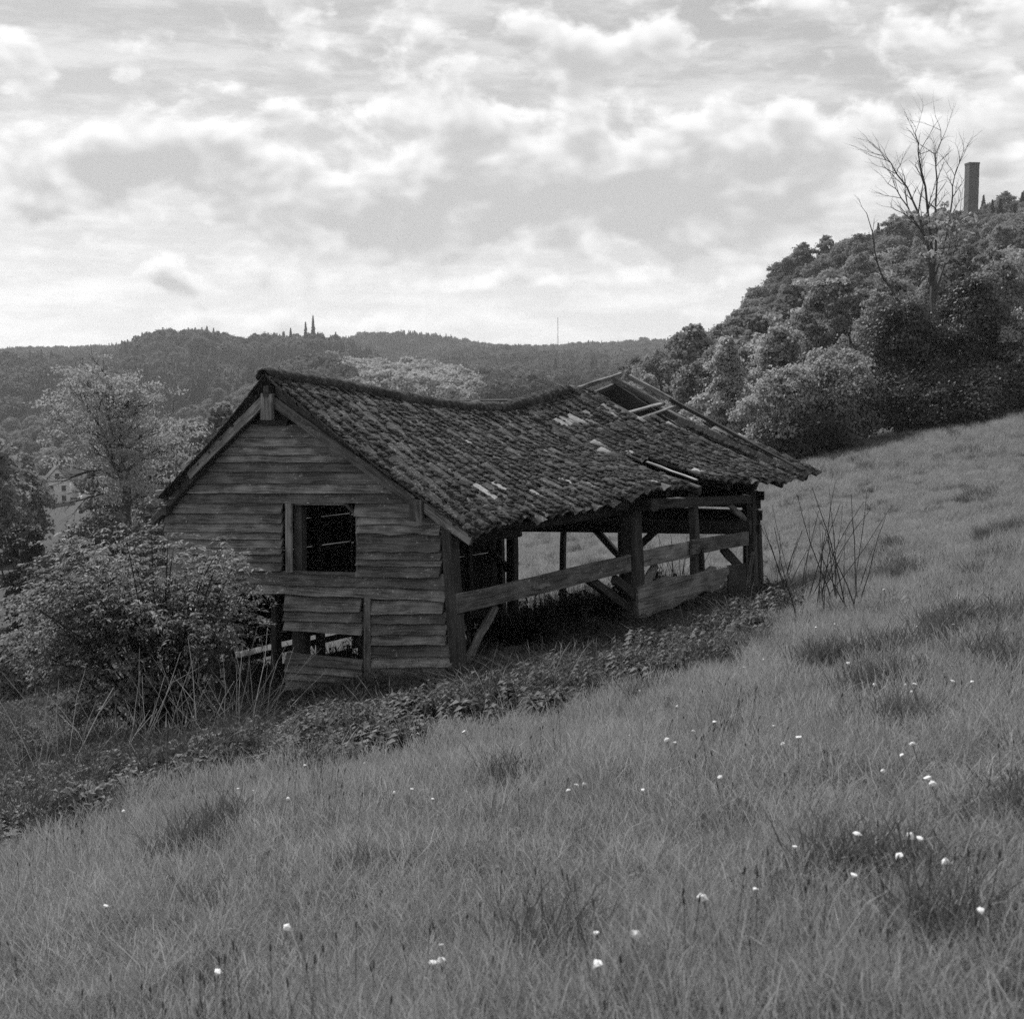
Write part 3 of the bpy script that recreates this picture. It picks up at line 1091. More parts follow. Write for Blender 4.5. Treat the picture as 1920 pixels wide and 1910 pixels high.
# rafters, battens, ridge beam, bargeboards
for k in range(11):
    a = .02 + k * .96 / 10
    P0, du, dt, n = roof_frame(a, 0.02); P1 = roof_pt(a, .985)
    Pm = roof_pt(a, .5)
    o1 = n * -.09
    beam('rafter', roof, P0 + o1, Pm + o1 - n * .02, .10, .13, up=n, seed=500 + k, mat=M_TIMBER)
    beam('rafter', roof, Pm + o1 - n * .02, P1 + o1, .10, .13, up=n, seed=520 + k, mat=M_TIMBER)
    Q0, du, dt, n2 = roof_frame(a, .02, True); Q1 = roof_pt(a, .98, True)
    beam('rafter', roof, Q0 - n2 * .09, Q1 - n2 * .11, .10, .13, up=n2, seed=540 + k, mat=M_TIMBER)
for r in range(1, NROW + 1):
    t = min(.985, (r - .1) / NROW)
    run, NB = [], 40
    for k in range(NB + 1):
        P = roof_pt(.005 + .99 * min(k, NB) / NB, t)
        x0, y0 = loc_px(P)
        if k < NB and not any(in_poly(x0, y0, h) for h in HOLES) and len(run) < 9:
            run.append(k)
            continue
        if len(run) > 1 or (run and k == NB):
            ka, kb_ = run[0], min(NB, run[-1] + 1)
            n = roof_frame((ka + kb_) / 2 / NB, t)[3]
            beam('batten', roof, roof_pt(.005 + .99 * ka / NB, t) - n * .006, roof_pt(.005 + .99 * kb_ / NB, t) - n * .006, .045, .03, up=n, seed=560 + r, n=2, jit=.003, mat=M_TIMBER)
        run = [k] if (k < NB and not any(in_poly(x0, y0, h) for h in HOLES)) else []
for r in range(1, 12):
    t = min(.98, r / 11.2)
    P0, P1 = roof_pt(.005, t, True), roof_pt(.995, t, True)
    Pm = roof_pt(.5, t, True); n = roof_frame(.5, t, True)[3]
    for q0, q1 in ((P0, Pm), (Pm, P1)):
        beam('batten', roof, q0, q1, .045, .03, up=n, seed=590 + r, n=2, jit=.003)
for a0, a1 in zip(np.linspace(.0, .9, 7), np.linspace(.15, 1.05, 7)):
    a1 = min(a1, 1.0)
    beam('ridge_beam', roof, roof_pt(a0, 0) - Vector((0, 0, .16)), roof_pt(a1, 0) - Vector((0, 0, .16)), .12, .16, seed=610)
# battens and rafters laid bare by the upper hole, paler where the weather reaches them
def on_roof(px, py, lift=0.0):
    best, bp = 1e9, None
    for a in np.linspace(.3, 1, 71):
        for t in np.linspace(0, 1, 51):
            P = roof_pt(a, t)
            x, y = loc_px(P)
            d = (x - px) ** 2 + (y - py) ** 2
            if d < best: best, bp = d, (a, t)
    P, du, dt, n = roof_frame(*bp)
    return P + n * lift, n
def rbeam(name, x0, y0, x1, y1, w, h, lift, mat, seed):
    p0, n = on_roof(x0, y0, lift); p1, n1 = on_roof(x1, y1, lift)
    return beam(name, roof, p0, p1, w, h, up=n, mat=mat, seed=seed)
rbeam('batten', 1166, 779, 1240, 758, .06, .035, .045, M_PALEWOOD, 701)
rbeam('batten', 1194, 788, 1264, 767, .06, .035, .045, M_PALEWOOD, 702)
rbeam('rafter', 1152, 712, 1242, 762, .11, .14, -.03, M_WOOD, 703)
rbeam('rafter', 1242, 765, 1345, 820, .12, .14, -.03, M_WOOD, 704)
rbeam('rafter', 1106, 736, 1196, 792, .08, .12, -.02, M_TIMBER, 705)
rbeam('ridge_board', 1078, 731, 1166, 704, .04, .10, .05, M_WOOD, 706)
rbeam('verge_board', 1183, 709, 1260, 752, .05, .09, .10, M_WOOD, 707)
rbeam('loose_lath', 1212, 870, 1306, 905, .05, .025, .05, M_PALEWOOD, 708)
rbeam('rafter', 1180, 872, 1312, 916, .12, .14, -.04, M_TIMBER, 709)
rbeam('verge_board', 1262, 748, 1500, 888, .05, .07, .09, M_TIMBER, 710)

# bargeboards of the near gable with the blocks that carry them
def barge(x0, y0, x1, y1, w, u, seed):
    p0, p1 = G(x0, y0, u), G(x1, y1, u)
    d = (p1 - p0).normalized()
    return beam('bargeboard', roof, p0, p1, .035, w, up=Vector((-1, 0, 0)).cross(d), mat=M_WOOD, seed=seed, n=6, jit=.005)
barge(508, 750, 776, 941, .15, -.20, 801)
barge(794, 950, 884, 1013, .145, -.21, 802)
barge(497, 748, 354, 890, .15, -.20, 803)
for (x0, y0, x1, y1, w, sd_) in ((501.5, 738, 501.5, 787, .24, 804), (781.5, 936, 781.5, 977, .22, 805)):
    beam('block', roof, G(x0, y0, -.24), G(x1, y1, -.24), w, .06, up=(-1, 0, 0), mat=M_WOOD, seed=sd_, jit=.004)
for k, (px_, py_, zz) in enumerate(((501, 765, 0), (781, 960, 0), (306, 956, 0))):
    p = G(px_, py_, -.2)
    beam('purlin', roof, p, p + Vector((9.3, 0, -.1 if k else -.05)) + Vector((0, .0, 0)), .15, .15, seed=810 + k, n=8)
# broken battens and tile ends sticking out low on the back slope
for (x0, y0, x1, y1) in ((352, 884, 342, 886), (350, 902, 322, 908), (346, 912, 293, 921), (318, 942, 292, 956), (340, 926, 318, 934)):
    p = G(x0, y0, -.1); q = G(x1, y1, -.22)
    beam('broken_batten', roof, p + Vector((.3, 0, 0)), q, .07, .028, seed=int(x1), mat=M_WOOD)

# moss cushions over the tiles
def moss_proto(seed):
    rs = np.random.default_rng(seed)
    import bmesh
    bm = bmesh.new()
    bmesh.ops.create_icosphere(bm, subdivisions=2, radius=1.0)
    for v in bm.verts:
        k = .72 + .5 * rs.random()
        v.co = Vector((v.co.x * k, v.co.y * k, max(v.co.z, -.25) * k * .5))
    me = bpy.data.meshes.new('moss_cushion'); bm.to_mesh(me); bm.free()
    me.materials.append(M_MOSS)
    me.polygons.foreach_set('use_smooth', np.ones(len(me.polygons), dtype=bool))
    return proto('moss_cushion', me)


def build_moss():
    pr = [moss_proto(s) for s in range(4)]
    pts, rot, scl, idx = [], [], [], []
    rs = np.random.default_rng(5)
    grid = {}
    na2, nt2 = 60, 30
    N = 66000
    for i in range(N):
        a, t = rs.random(), rs.random()
        kb = (int(a * na2), int(t * nt2))
        if kb not in grid:
            P, du, dt, n = roof_frame((kb[0] + .5) / na2, (kb[1] + .5) / nt2)
            x, y = loc_px(P)
            bad = any(in_poly(x, y, h) for h in HOLES) or abs((kb[0] + .5) / na2 * NCOL - (NCOL - 3.5)) < .5
            pb = 0
            for (bx, by), wx, wy, s in BARE:
                pb = max(pb, s * math.exp(-((x - bx) / (wx * 1.1)) ** 2 - ((y - by) / (wy * 1.2)) ** 2))
            grid[kb] = (n, bad, pb, du, dt)
        n, bad, pb, du, dt = grid[kb]
        if bad or rs.random() < pb * 1.3: continue
        cov = .68 + .62 * float(fbm(a * 26, t * 11, 3)) - .42 * a - .10 * t
        # moss gathers towards each tile's lower edge and leaves the edge itself bare
        if rs.random() > np.clip((cov - .30) * 2.6, .10, 1): continue
        row = t * NROW % 1.0
        P = roof_pt(a, t)
        colph = (a * NCOL) % 1.0
        pf = .03 * math.sin(colph * 2 * math.pi + .4)
        P = P + n * (.064 + pf + .014 * row)
        s = (.010 + .034 * rs.random() ** 2.2) * (.6 + .8 * float(vnoise(a * 40 + 3, t * 17 + 9)))
        pts.append(P); idx.append(rs.integers(4))
        q = n.to_track_quat('Z', 'Y').to_euler()
        e = (n + Vector((rs.normal(), rs.normal(), 0)) * .15).normalized().to_track_quat('Z', 'Y')
        rot.append(tuple(e.to_euler()))
        scl.append((s * (1 + .5 * rs.random()), s * (1 + .5 * rs.random()), s * (.7 + .7 * rs.random())))
    # ridge
    for i in range(3000):
        a = rs.random() * .80
        th = (rs.random() - .5) * 2.6
        P = roof_pt(a, 0) + Vector((0, math.sin(th) * .155, .03 + math.cos(th) * .125))
        n = Vector((0, math.sin(th), math.cos(th)))
        pts.append(P); idx.append(rs.integers(4)); rot.append(tuple(n.to_track_quat('Z', 'Y').to_euler()))
        s = .022 + .045 * rs.random(); scl.append((s * 1.3, s * 1.2, s))
    o = scatter('moss', [tuple(p) for p in pts], rot, scl, idx, pr, roof)
    return o


build_moss()

# fallen boards lying in the open bay
rsP = random.Random(3)
for k in range(11):
    c = gpt(885 + 11.5 * k + rsP.random() * 14, 1256 - 2.6 * k - (k % 3) * 6)
    c.z += .05 + .022 * (k % 5)
    d = Vector((.80 + rsP.random() * .2, .15 + rsP.random() * .5, .02 + rsP.random() * .10)).normalized()
    ln = .6 + rsP.random() * .6
    o = beam('fallen_board', None, c - d * ln * .5, c + d * ln * .5, .12, .02, up=(0, -.3, 1), mat=M_PALEWOOD if k % 2 == 0 else M_WOOD, seed=900 + k)
    tag(o, 'splintered board in the heap of fallen wood inside the open bay', 'board', 'fallen boards heaped inside the barn')


# ------------------------------------------------------------------ vegetation generators
def leaf_quads(c, nrm, size, rs, aspect=1.6, fold=0.0):
    """one kite-shaped leaf (4 vertices) per centre; nrm = leaf normals"""
    n = len(c)
    t = rs.normal(size=(n, 3))
    t -= nrm * (t * nrm).sum(1, keepdims=True)
    t /= np.linalg.norm(t, axis=1, keepdims=True) + 1e-9
    b = np.cross(nrm, t)
    L = (size * aspect * .5)[:, None]; Wd = (size * .5)[:, None]
    v = np.stack([c - t * L, c + b * Wd - t * L * .1, c + t * L, c - b * Wd - t * L * .1], 1)
    f = np.arange(n * 4).reshape(n, 4)
    return v.reshape(-1, 3), f


def crown_leaves(lobes, n, size, rs, shell=0.55, droop=0.25, aspect=1.5):
    """leaves in the outer shell of many ellipsoid lobes; lobes = (cx,cy,cz,rx,ry,rz)"""
    lobes = np.asarray(lobes, float)
    wgt = (lobes[:, 3] * lobes[:, 5]); wgt /= wgt.sum()
    k = rs.choice(len(lobes), n, p=wgt)
    d = rs.normal(size=(n, 3)); d /= np.linalg.norm(d, axis=1, keepdims=True)
    d[:, 2] = np.where(d[:, 2] < -.35, -d[:, 2] * .6, d[:, 2])
    rr = shell + (1.06 - shell) * rs.random(n) ** .6
    rr = np.where(rs.random(n) < .28, rr * (1 + .6 * rs.random(n)), rr)
    c = lobes[k, :3] + d * lobes[k, 3:] * rr[:, None]
    nr = d * .8 + rs.normal(size=(n, 3)) * .55 + np.array([0, 0, .35])
    nr /= np.linalg.norm(nr, axis=1, keepdims=True)
    return leaf_quads(c, nr, size * (.6 + .8 * rs.random(n)), rs, aspect)


def make_lobes(h, w, rs, n=26, base=.18, shape='round'):
    out = []
    for i in range(n):
        z = base + (1 - base) * (i + .5) / n
        if shape == 'round': prof = math.sin(math.pi * min(1, (z - base * .6) / (1.02 - base * .6))) ** .6
        elif shape == 'cone': prof = (1.03 - z) ** .75 * 1.15
        else: prof = .55 + .45 * math.sin(math.pi * z)
        R = w * .5 * prof
        a = i * 2.4 + rs.random() * .8
        q = R * (.3 + .62 * rs.random())
        lr = w * (.09 + .11 * rs.random()) * (.65 + .5 * prof) * (30 / max(n, 30)) ** .25
        out.append((math.cos(a) * q, math.sin(a) * q, z * h * .95, lr, lr, lr * (.7 + .35 * rs.random())))
    return out


def trunk_geo(lobes, h, w, rs, r0, stems=1, limbs=12):
    g = Geo()
    for s in range(stems):
        a = rs.random() * 6.28
        sp = w * .10 * (stems > 1)
        pts = [Vector((math.cos(a) * sp * .3, math.sin(a) * sp * .3, -.4))]
        for k in range(1, 7):
            pts.append(Vector((math.cos(a) * sp * k * .8 + (rs.random() - .5) * w * .05, math.sin(a) * sp * k * .8 + (rs.random() - .5) * w * .05, h * .8 * k / 6)))
        rad = [r0 * (1.15 - .95 * k / 6) for k in range(7)]
        g.tube(pts, rad, 6)
    for i in range(min(limbs, len(lobes))):
        L = lobes[int(i * len(lobes) / limbs) % len(lobes)]
        z0 = max(.1 * h, L[2] * .55)
        p0 = Vector((0, 0, z0)); p1 = Vector(L[:3])
        m = p0.lerp(p1, .5) + Vector((0, 0, -.04 * h))
        g.tube([p0, m, p1], [r0 * .4, r0 * .25, r0 * .08], 4)
    return g


def tree(name, label, cat, pos, h, w, leaf, nleaf, mat, seed, shape='round', stems=1, group=None, shell=.3, base=.12, n=26, rot=None):
    rs = np.random.default_rng(seed)
    root = link(name, None)
    root.location = pos
    root.rotation_euler = (0, 0, rs.random() * 6.28 if rot is None else rot)
    tag(root, label, cat, group)
    lobes = make_lobes(h, w, rs, n, base, shape)
    v, f = crown_leaves(lobes, nleaf, leaf, rs, shell)
    link('crown', mesh_of('crown', v, f, mat), root)
    link('trunk', trunk_geo(lobes, h, w, rs, max(.05, h * .016), stems).mesh('trunk', M_BARK), root)
    return root


def forest_proto(name, h, w, leaf, nleaf, mat, seed, shape='round', n=20, shell=.6):
    rs = np.random.default_rng(seed)
    if shape == 'fir':
        vs, fs, k = [], [], 0
        N = nleaf
        z = rs.random(N) ** 1.35
        a = rs.random(N) * 6.283
        lay = (z * 13) % 1.0
        R = (1 - z) * w * .5 * (.55 + .5 * (1 - lay)) * (.45 + .55 * rs.random(N) ** .4)
        c = np.stack([np.cos(a) * R, np.sin(a) * R, z * h + .04 * h - R * .25], 1)
        nr = np.stack([np.cos(a) * .7, np.sin(a) * .7, np.full(N, .8)], 1) + rs.normal(size=(N, 3)) * .3
        nr /= np.linalg.norm(nr, axis=1, keepdims=True)
        v, f = leaf_quads(c, nr, leaf * (1.1 - .6 * z) * (.7 + .6 * rs.random(N)), rs, 1.7)
    else:
        lobes = make_lobes(h, w, rs, n, .25, shape)
        v, f = crown_leaves(lobes, nleaf, leaf, rs, shell, aspect=1.3)
    return proto(name, mesh_of(name, v, f, mat))


# ------------------------------------------------------------------ woods on the hills (masses of far trees)
M_WOOD_BROAD = leaf_mat('broadleaf wood', 0.08, 0.27, 0.4, 0.7, 0.1)
M_WOOD_FAR = leaf_mat('far mixed wood', 0.05, 0.15, 0.3, 0.7, 0.1)
M_WOOD_PALE = leaf_mat('pale broadleaf wood', 0.22, 0.42, 0.35, 0.7, 0.1)
M_WOOD_FIR = leaf_mat('fir wood', 0.045, 0.10, 0.15, 0.7, 0.1)
broad = [forest_proto('broad', 13, 10.5, .8, 3200, M_WOOD_FAR, 40 + k, n=34) for k in range(4)]
near_broad = [forest_proto('near_broad', h_, w_, .40, 8000, M_WOOD_BROAD, 45 + k, sh_, n_, .3) for k, (h_, w_, sh_, n_) in enumerate(((12, 9.5, 'round', 60), (14, 8, 'col', 46), (10, 9, 'round', 40), (13, 7, 'cone', 50), (11, 11, 'round', 70), (15, 7.5, 'round', 34)))]
near_pale = [forest_proto('near_pale', h_, w_, .38, 6500, M_WOOD_PALE, 55 + k, sh_, n_, .25) for k, (h_, w_, sh_, n_) in enumerate(((11, 8.5, 'round', 44), (12, 6.5, 'cone', 36), (10, 8, 'col', 40)))]
pale = [forest_proto('pale', 12, 10.5, .75, 3200, M_WOOD_PALE, 50 + k, n=34) for k in range(3)]
firs = [forest_proto('fir', 16, 8.5, 1.1, 1500, M_WOOD_FIR, 60 + k, 'fir') for k in range(3)]


def wood_points(rs, x0, x1, r0, r1, spacing):
    """points over a sector given by bearings (image x) and distances"""
    a0, a1 = math.atan((x0 - CX) / FPX), math.atan((x1 - CX) / FPX)
    area = .5 * (a1 - a0) * (r1 ** 2 - r0 ** 2)
    n = int(area / spacing ** 2)
    r = np.sqrt(r0 ** 2 + (r1 ** 2 - r0 ** 2) * rs.random(n))
    a = a0 + (a1 - a0) * rs.random(n)
    return r * np.sin(a), r * np.cos(a), CX + FPX * np.tan(a), r


def plant_wood(name, label, x, y, protos, smin, smax, rs):
    z = ground_h(x, y)
    n = len(x)
    s = smin + (smax - smin) * rs.random(n)
    rot = np.stack([rs.normal(size=n) * .04, rs.normal(size=n) * .04, rs.random(n) * 6.283], 1)
    o = scatter(name, np.stack([x, y, z - .5], 1), rot, np.stack([s * (.85 + .4 * rs.random(n)), s * (.85 + .4 * rs.random(n)), s], 1), rs.integers(0, len(protos), n), protos)
    tag(o, label, 'wood')
    return o


def build_woods():
    rs = np.random.default_rng(77)
    # left hills: firs with broadleaf patches
    x, y, bx, r = wood_points(rs, -700, 1330, 560, 1750, 7.4)
    mixn = fbm(x / 95 + 2, y / 95 + 4, 3)
    field = ((bx > 120) & (bx < 205) & (r > 880) & (r < 1000)) | ((bx < 120) & (bx > -200) & (r > 905) & (r < 985))
    spur = (bx > 560) & (bx < 1010) & (r > 470) & (r < 700)
    keep = ~field & ~spur & (r > 640 + 80 * fbm(x / 50, y / 50))
    fir = ((mixn > .44) & (bx < 900) | (mixn > .56) & (bx >= 900)) & (rs.random(len(x)) < .85)
    plant_wood('fir_wood', 'dark fir wood covering the hills across the valley', x[keep & fir], y[keep & fir], firs, .7, 1.05, rs)
    k2 = keep & ~fir
    plant_wood('mixed_wood', 'mixed broadleaf wood between the firs on the far hills', x[k2], y[k2], broad, .7, 1.25, rs)
    # middle spur: its sunlit patch is put into a paler leaf colour
    x, y, bx, r = wood_points(rs, 540, 1010, 450, 690, 6.4)
    k = fbm(x / 40, y / 40) < .78
    c = (np.abs(bx - 750 - (600 - r) * .3) < 120)
    plant_wood('pale_wood', 'sunlit pale broadleaf wood on the spur behind the ridge of the barn', x[k & c], y[k & c], pale, .8, 1.15, rs)
    plant_wood('spur_wood', 'broadleaf wood on the flanks of the middle spur', x[k & ~c], y[k & ~c], broad, .8, 1.15, rs)
    # right hill
    x, y, bx, r = wood_points(rs, 1180, 2500, 118, 480, 4.6)
    k = (r > 118 + np.clip(1420 - bx, 0, 400) * .35)
    pl = (fbm(x / 24 + 8, y / 24) > .58) | (rs.random(len(x)) < .08)
    plant_wood('hillside_wood', 'dense broadleaf wood on the steep hill behind the meadow', x[k & ~pl], y[k & ~pl], near_broad, .45, .82, rs)
    plant_wood('hillside_pale_trees', 'paler trees scattered through the hillside wood', x[k & pl], y[k & pl], near_pale, .42, .72, rs)
    xf, yf, bf, rf = wood_points(rs, 1600, 2500, 330, 470, 12)
    plant_wood('hilltop_firs', 'fir tops along the crest by the stone tower', xf, yf, firs, .5, .75, rs)
    # valley floor between the meadow's end and the hills, on the left
    x, y, bx, r = wood_points(rs, -800, 560, 105, 660, 7.2)
    m = fbm(x / 45 + 5, y / 45 + 1, 2)
    hs = (bx > 50) & (bx < 215) & (r > 90) & (r < 350)
    k = (m > .42) & ~hs & ~((r > 450) & (r < 500) & (bx < 170))
    plant_wood('valley_trees', 'hedges and copses on the valley floor', x[k], y[k], near_broad, .45, .85, rs)
    k = (m > .34) & (m < .42) & ~hs
    plant_wood('valley_pale_trees', 'paler orchard trees on the valley floor', x[k], y[k], near_pale, .35, .7, rs)
    x, y, bx, r = wood_points(rs, 1150, 1330, 170, 430, 8.0)
    m = fbm(x / 45 + 5, y / 45 + 1, 2)
    plant_wood('combe_trees', 'trees in the hollow behind the barn', x[m > .40], y[m > .40], near_pale, .4, .7, rs)
    x, y, bx, r = wood_points(rs, 880, 1340, 84, 165, 5.5)
    plant_wood('combe_scrub', 'low scrub in the dip behind the barn', x, y, near_pale, .18, .32, rs)
    # hedge trees along the skyline field at the far left
    b = np.linspace(-100, 215, 26) + rs.normal(size=26) * 5
    rr = 1003 + rs.normal(size=26) * 4
    a = np.arctan((b - CX) / FPX)
    plant_wood('skyline_hedge', 'row of hedge trees on the skyline above the pale field', rr * np.sin(a), rr * np.cos(a), broad, .45, .95, rs)


build_woods()
for k, (px_, hh, ww) in enumerate(((576, 25, 8), (590, 28, 9), (548, 21, 8))):
    t = math.atan((px_ - CX) / FPX); r_ = 985
    X_, Y_ = r_ * math.sin(t), r_ * math.cos(t)
    root = link('fir_tree', None); root.location = (X_, Y_, float(ground_h(X_, Y_)) - .5)
    p_ = forest_proto('crown', hh, ww, 1.6, 900, M_WOOD_FIR, 90 + k, 'fir')
    link('crown', p_.data, root)
    g = Geo(); g.tube([(0, 0, -1), (0, 0, hh * .9)], [.35, .05], 5); link('trunk', g.mesh('trunk', M_BARK), root)
    tag(root, ('tall fir standing above the skyline, the shorter of the close pair', 'tallest fir on the skyline of the far hill', 'smaller fir left of the tall pair on the skyline')[k], 'tree', 'firs breaking the skyline')

# ------------------------------------------------------------------ trees and bushes along the top of the meadow
def edge_pos(px, py, r):
    """a spot at bearing px and distance r, on the ground"""
    t = math.atan((px - CX) / FPX)
    x, y = r * math.sin(t), r * math.cos(t)
    return Vector((x, y, float(ground_h(x, y)) - .2))


EDGE = 'trees along the upper edge of the meadow'
spec = [  # name, label, bearing, distance, height, width, leaf, count, material, shape, stems
    ('pale_conical_tree', 'pale conical young tree just right of the barn roof', 1362, 82, 6.6, 3.9, .20, 9000, M_LEAF_PALE, 'cone', 1),
    ('pale_round_tree', 'pale rounded tree behind the conical one', 1462, 92, 7.2, 4.6, .22, 9000, M_LEAF_PALE, 'round', 2),
    ('meadow_bush', 'wide light bush spreading at the meadow edge nearest the barn', 1475, 66, 4.4, 4.6, .16, 10000, M_LEAF_PALE, 'round', 4),
    ('meadow_bush', 'many-stemmed light bush with bare stems showing at its foot', 1568, 68, 5.0, 5.2, .17, 11000, M_LEAF_PALE, 'round', 5),
    ('blossoming_tree', 'hawthorn with pale blossom sprays above the bushes', 1560, 100, 10.5, 6.5, .26, 8000, M_LEAF_MID, 'round', 2),
    ('dark_bush', 'large dark bush overhanging the meadow under the bare tree', 1690, 72, 6.6, 6.0, .18, 13000, M_LEAF_DARK, 'round', 5),
    ('dark_bush', 'dark tall bush against the frame edge right of the bare tree', 1812, 74, 7.4, 5.4, .18, 13000, M_LEAF_DARK, 'round', 4),
    ('grey_tree', 'mid grey tree crown above the dark bushes', 1640, 88, 8.2, 5.0, .2, 9000, M_LEAF_MID, 'round', 2),
    ('grey_tree', 'leafy crown behind the trunk of the bare tree', 1745, 99, 9.2, 5.6, .22, 9000, M_LEAF_MID, 'round', 2),
    ('grey_tree', 'leafy tree at the right border above the dark bush', 1868, 90, 9.0, 5.2, .22, 9000, M_LEAF_MID, 'round', 2),
    ('pale_bush', 'pale willow bush at the right border of the meadow', 1905, 73, 5.2, 3.0, .17, 6000, M_LEAF_PALE, 'round', 3),
    ('low_bush', 'low dark thicket at the foot of the meadow edge trees', 1740, 70, 2.8, 7.5, .15, 8000, M_LEAF_DARK, 'round', 6),
    ('low_bush', 'low thicket between the two light bushes', 1520, 65, 2.2, 4.6, .15, 5000, M_LEAF_DARK, 'round', 5),
    ('low_bush', 'low dark thicket in the right corner of the meadow', 1850, 71, 2.6, 6.0, .15, 7000, M_LEAF_DARK, 'round', 5),
    ('pale_round_tree', 'small pale tree beside the barn ridge at the hill foot', 1395, 100, 6.0, 4.2, .22, 6000, M_LEAF_MID, 'round', 2),
    ('hedge_tree', 'dark tree between hill wood and light bushes', 1500, 105, 8.0, 6.0, .25, 7000, M_LEAF_MID, 'round', 2),
    ('hedge_tree', 'dark tree low behind the pale conical one', 1310, 104, 5.6, 5.2, .25, 6000, M_LEAF_MID, 'round', 2),
]
for k, (nm, lb, bx_, r_, h_, w_, lf, nl, mt, shp, st) in enumerate(spec):
    tree(nm, lb, 'bush' if 'bush' in nm else 'tree', edge_pos(bx_, 0, r_), h_, w_, lf * .62, int(nl * 2.3), mt, 300 + k, shp, st, EDGE, base=.04, n=56)
# blossom sprays of the hawthorn
for o_ in [o for o in COL.objects if o.name.startswith('blossoming_tree')]:
    rs = np.random.default_rng(9)
    lob = [(rs.normal() * 2.2, rs.normal() * 2.2, 6 + rs.random() * 4, .7, .7, .25) for _ in range(26)]
    v, f = crown_leaves(lob, 1500, .2, rs, .4)
    link('blossom', mesh_of('blossom', v, f, M_LEAF_PALE), o_)


# bare tree
def grow_twigs(g, p, d, ln, r, depth, rs, droop=0.0):
    pts, rad = [p], [r]
    q = p.copy(); dd = d.copy()
    nseg = 4
    for i in range(nseg):
        dd = (dd + Vector((rs.normal(), rs.normal(), rs.normal() * .6 + .15)) * .14).normalized()
        q = q + dd * ln / nseg
        pts.append(q.copy()); rad.append(r * (1 - .6 * (i + 1) / nseg))
        if depth > 0 and i >= 1:
            for _ in range(1 + (rs.random() < .5)):
                nd = (dd + Vector((rs.normal(), rs.normal(), rs.normal() * .5 + .25)) * .55).normalized()
                grow_twigs(g, q.copy(), nd, ln * (.45 + .3 * rs.random()), r * .5, depth - 1, rs)
    g.tube(pts, rad, 4 if depth else 3)


def limb(g, px, r0, r1, dist, rs, twigs=2, spread=.9, tl=1.6):
    """a limb through surveyed image points at about the given distance, with twigs along its outer half"""
    pts = []
    dj = 0
    for i, (x, y) in enumerate(px):
        dj += rs.normal() * spread * (i > 0)
        pts.append(at(x, y, dist + dj))
    fine = []
    for i in range(len(pts) - 1):
        for s in (0, .5):
            fine.append(pts[i].lerp(pts[i + 1], s) + (Vector((rs.normal(), rs.normal(), rs.normal())) * .08 if s else Vector()))
    fine.append(pts[-1])
    m = len(fine)
    rad = [r0 + (r1 - r0) * (i / (m - 1)) ** .8 for i in range(m)]
    g.tube(fine, rad, 6)
    for i in range(max(1, m // 3), m):
        d = (fine[i] - fine[i - 1]).normalized()
        for _ in range(twigs):
            nd = (d + Vector((rs.normal(), rs.normal(), rs.normal() * .5 + .2)) * .6).normalized()
            grow_twigs(g, fine[i], nd, tl * (.5 + rs.random() * .7), rad[i] * .4 + .008, 1, rs)
    return fine


def bare_tree():
    rs = np.random.default_rng(21)
    D = 84
    g = Geo()
    base = edge_pos(1758, 0, D)
    limb(g, [(1758, 800), (1756, 700), (1752, 620), (1750, 560), (1746, 520)], .30, .22, D, rs, 0, .15)
    limb(g, [(1746, 525), (1740, 460), (1722, 400), (1700, 350), (1670, 305), (1655, 292)], .11, .016, D, rs, 2, .5)
    limb(g, [(1747, 520), (1744, 440), (1735, 350), (1722, 290), (1716, 250)], .12, .016, D, rs, 2, .5)
    limb(g, [(1749, 520), (1756, 430), (1757, 340), (1754, 290), (1764, 245)], .09, .014, D, rs, 2, .5)
    limb(g, [(1752, 520), (1775, 440), (1786, 370), (1790, 330), (1806, 285)], .08, .014, D, rs, 2, .5)
    limb(g, [(1742, 470), (1712, 410), (1690, 372), (1665, 345)], .08, .015, D, rs, 2, .4)
    limb(g, [(1752, 560), (1770, 500), (1782, 452), (1800, 400)], .10, .02, D, rs, 2, .5)
    limb(g, [(1740, 612), (1705, 590), (1680, 558), (1655, 520), (1640, 470), (1625, 400)], .12, .02, D - 3, rs, 1, .3, 1.0)
    g.tube([at(1756, 640, D), at(1748, 625, D - 1.5), at(1740, 612, D - 3)], [.14, .13, .12], 6)
    root = link('bare_tree', None)
    root.location = base
    tag(root, 'tall leafless tree with thin branches against the clouds', 'tree')
    me = g.mesh('trunk', M_BARK)
    o = link('trunk', me, root)
    o.matrix_basis = Matrix.Translation(-base)
    lob = []
    for i in range(18):
        lob.append((rs.normal() * .9, rs.normal() * .9, 9 + rs.random() * 3.5, .5, .5, .3))
    v, f = crown_leaves(lob, 420, .2, rs, .2)
    link('foliage', mesh_of('foliage', v, f, M_LEAF_PALE), root)


bare_tree()


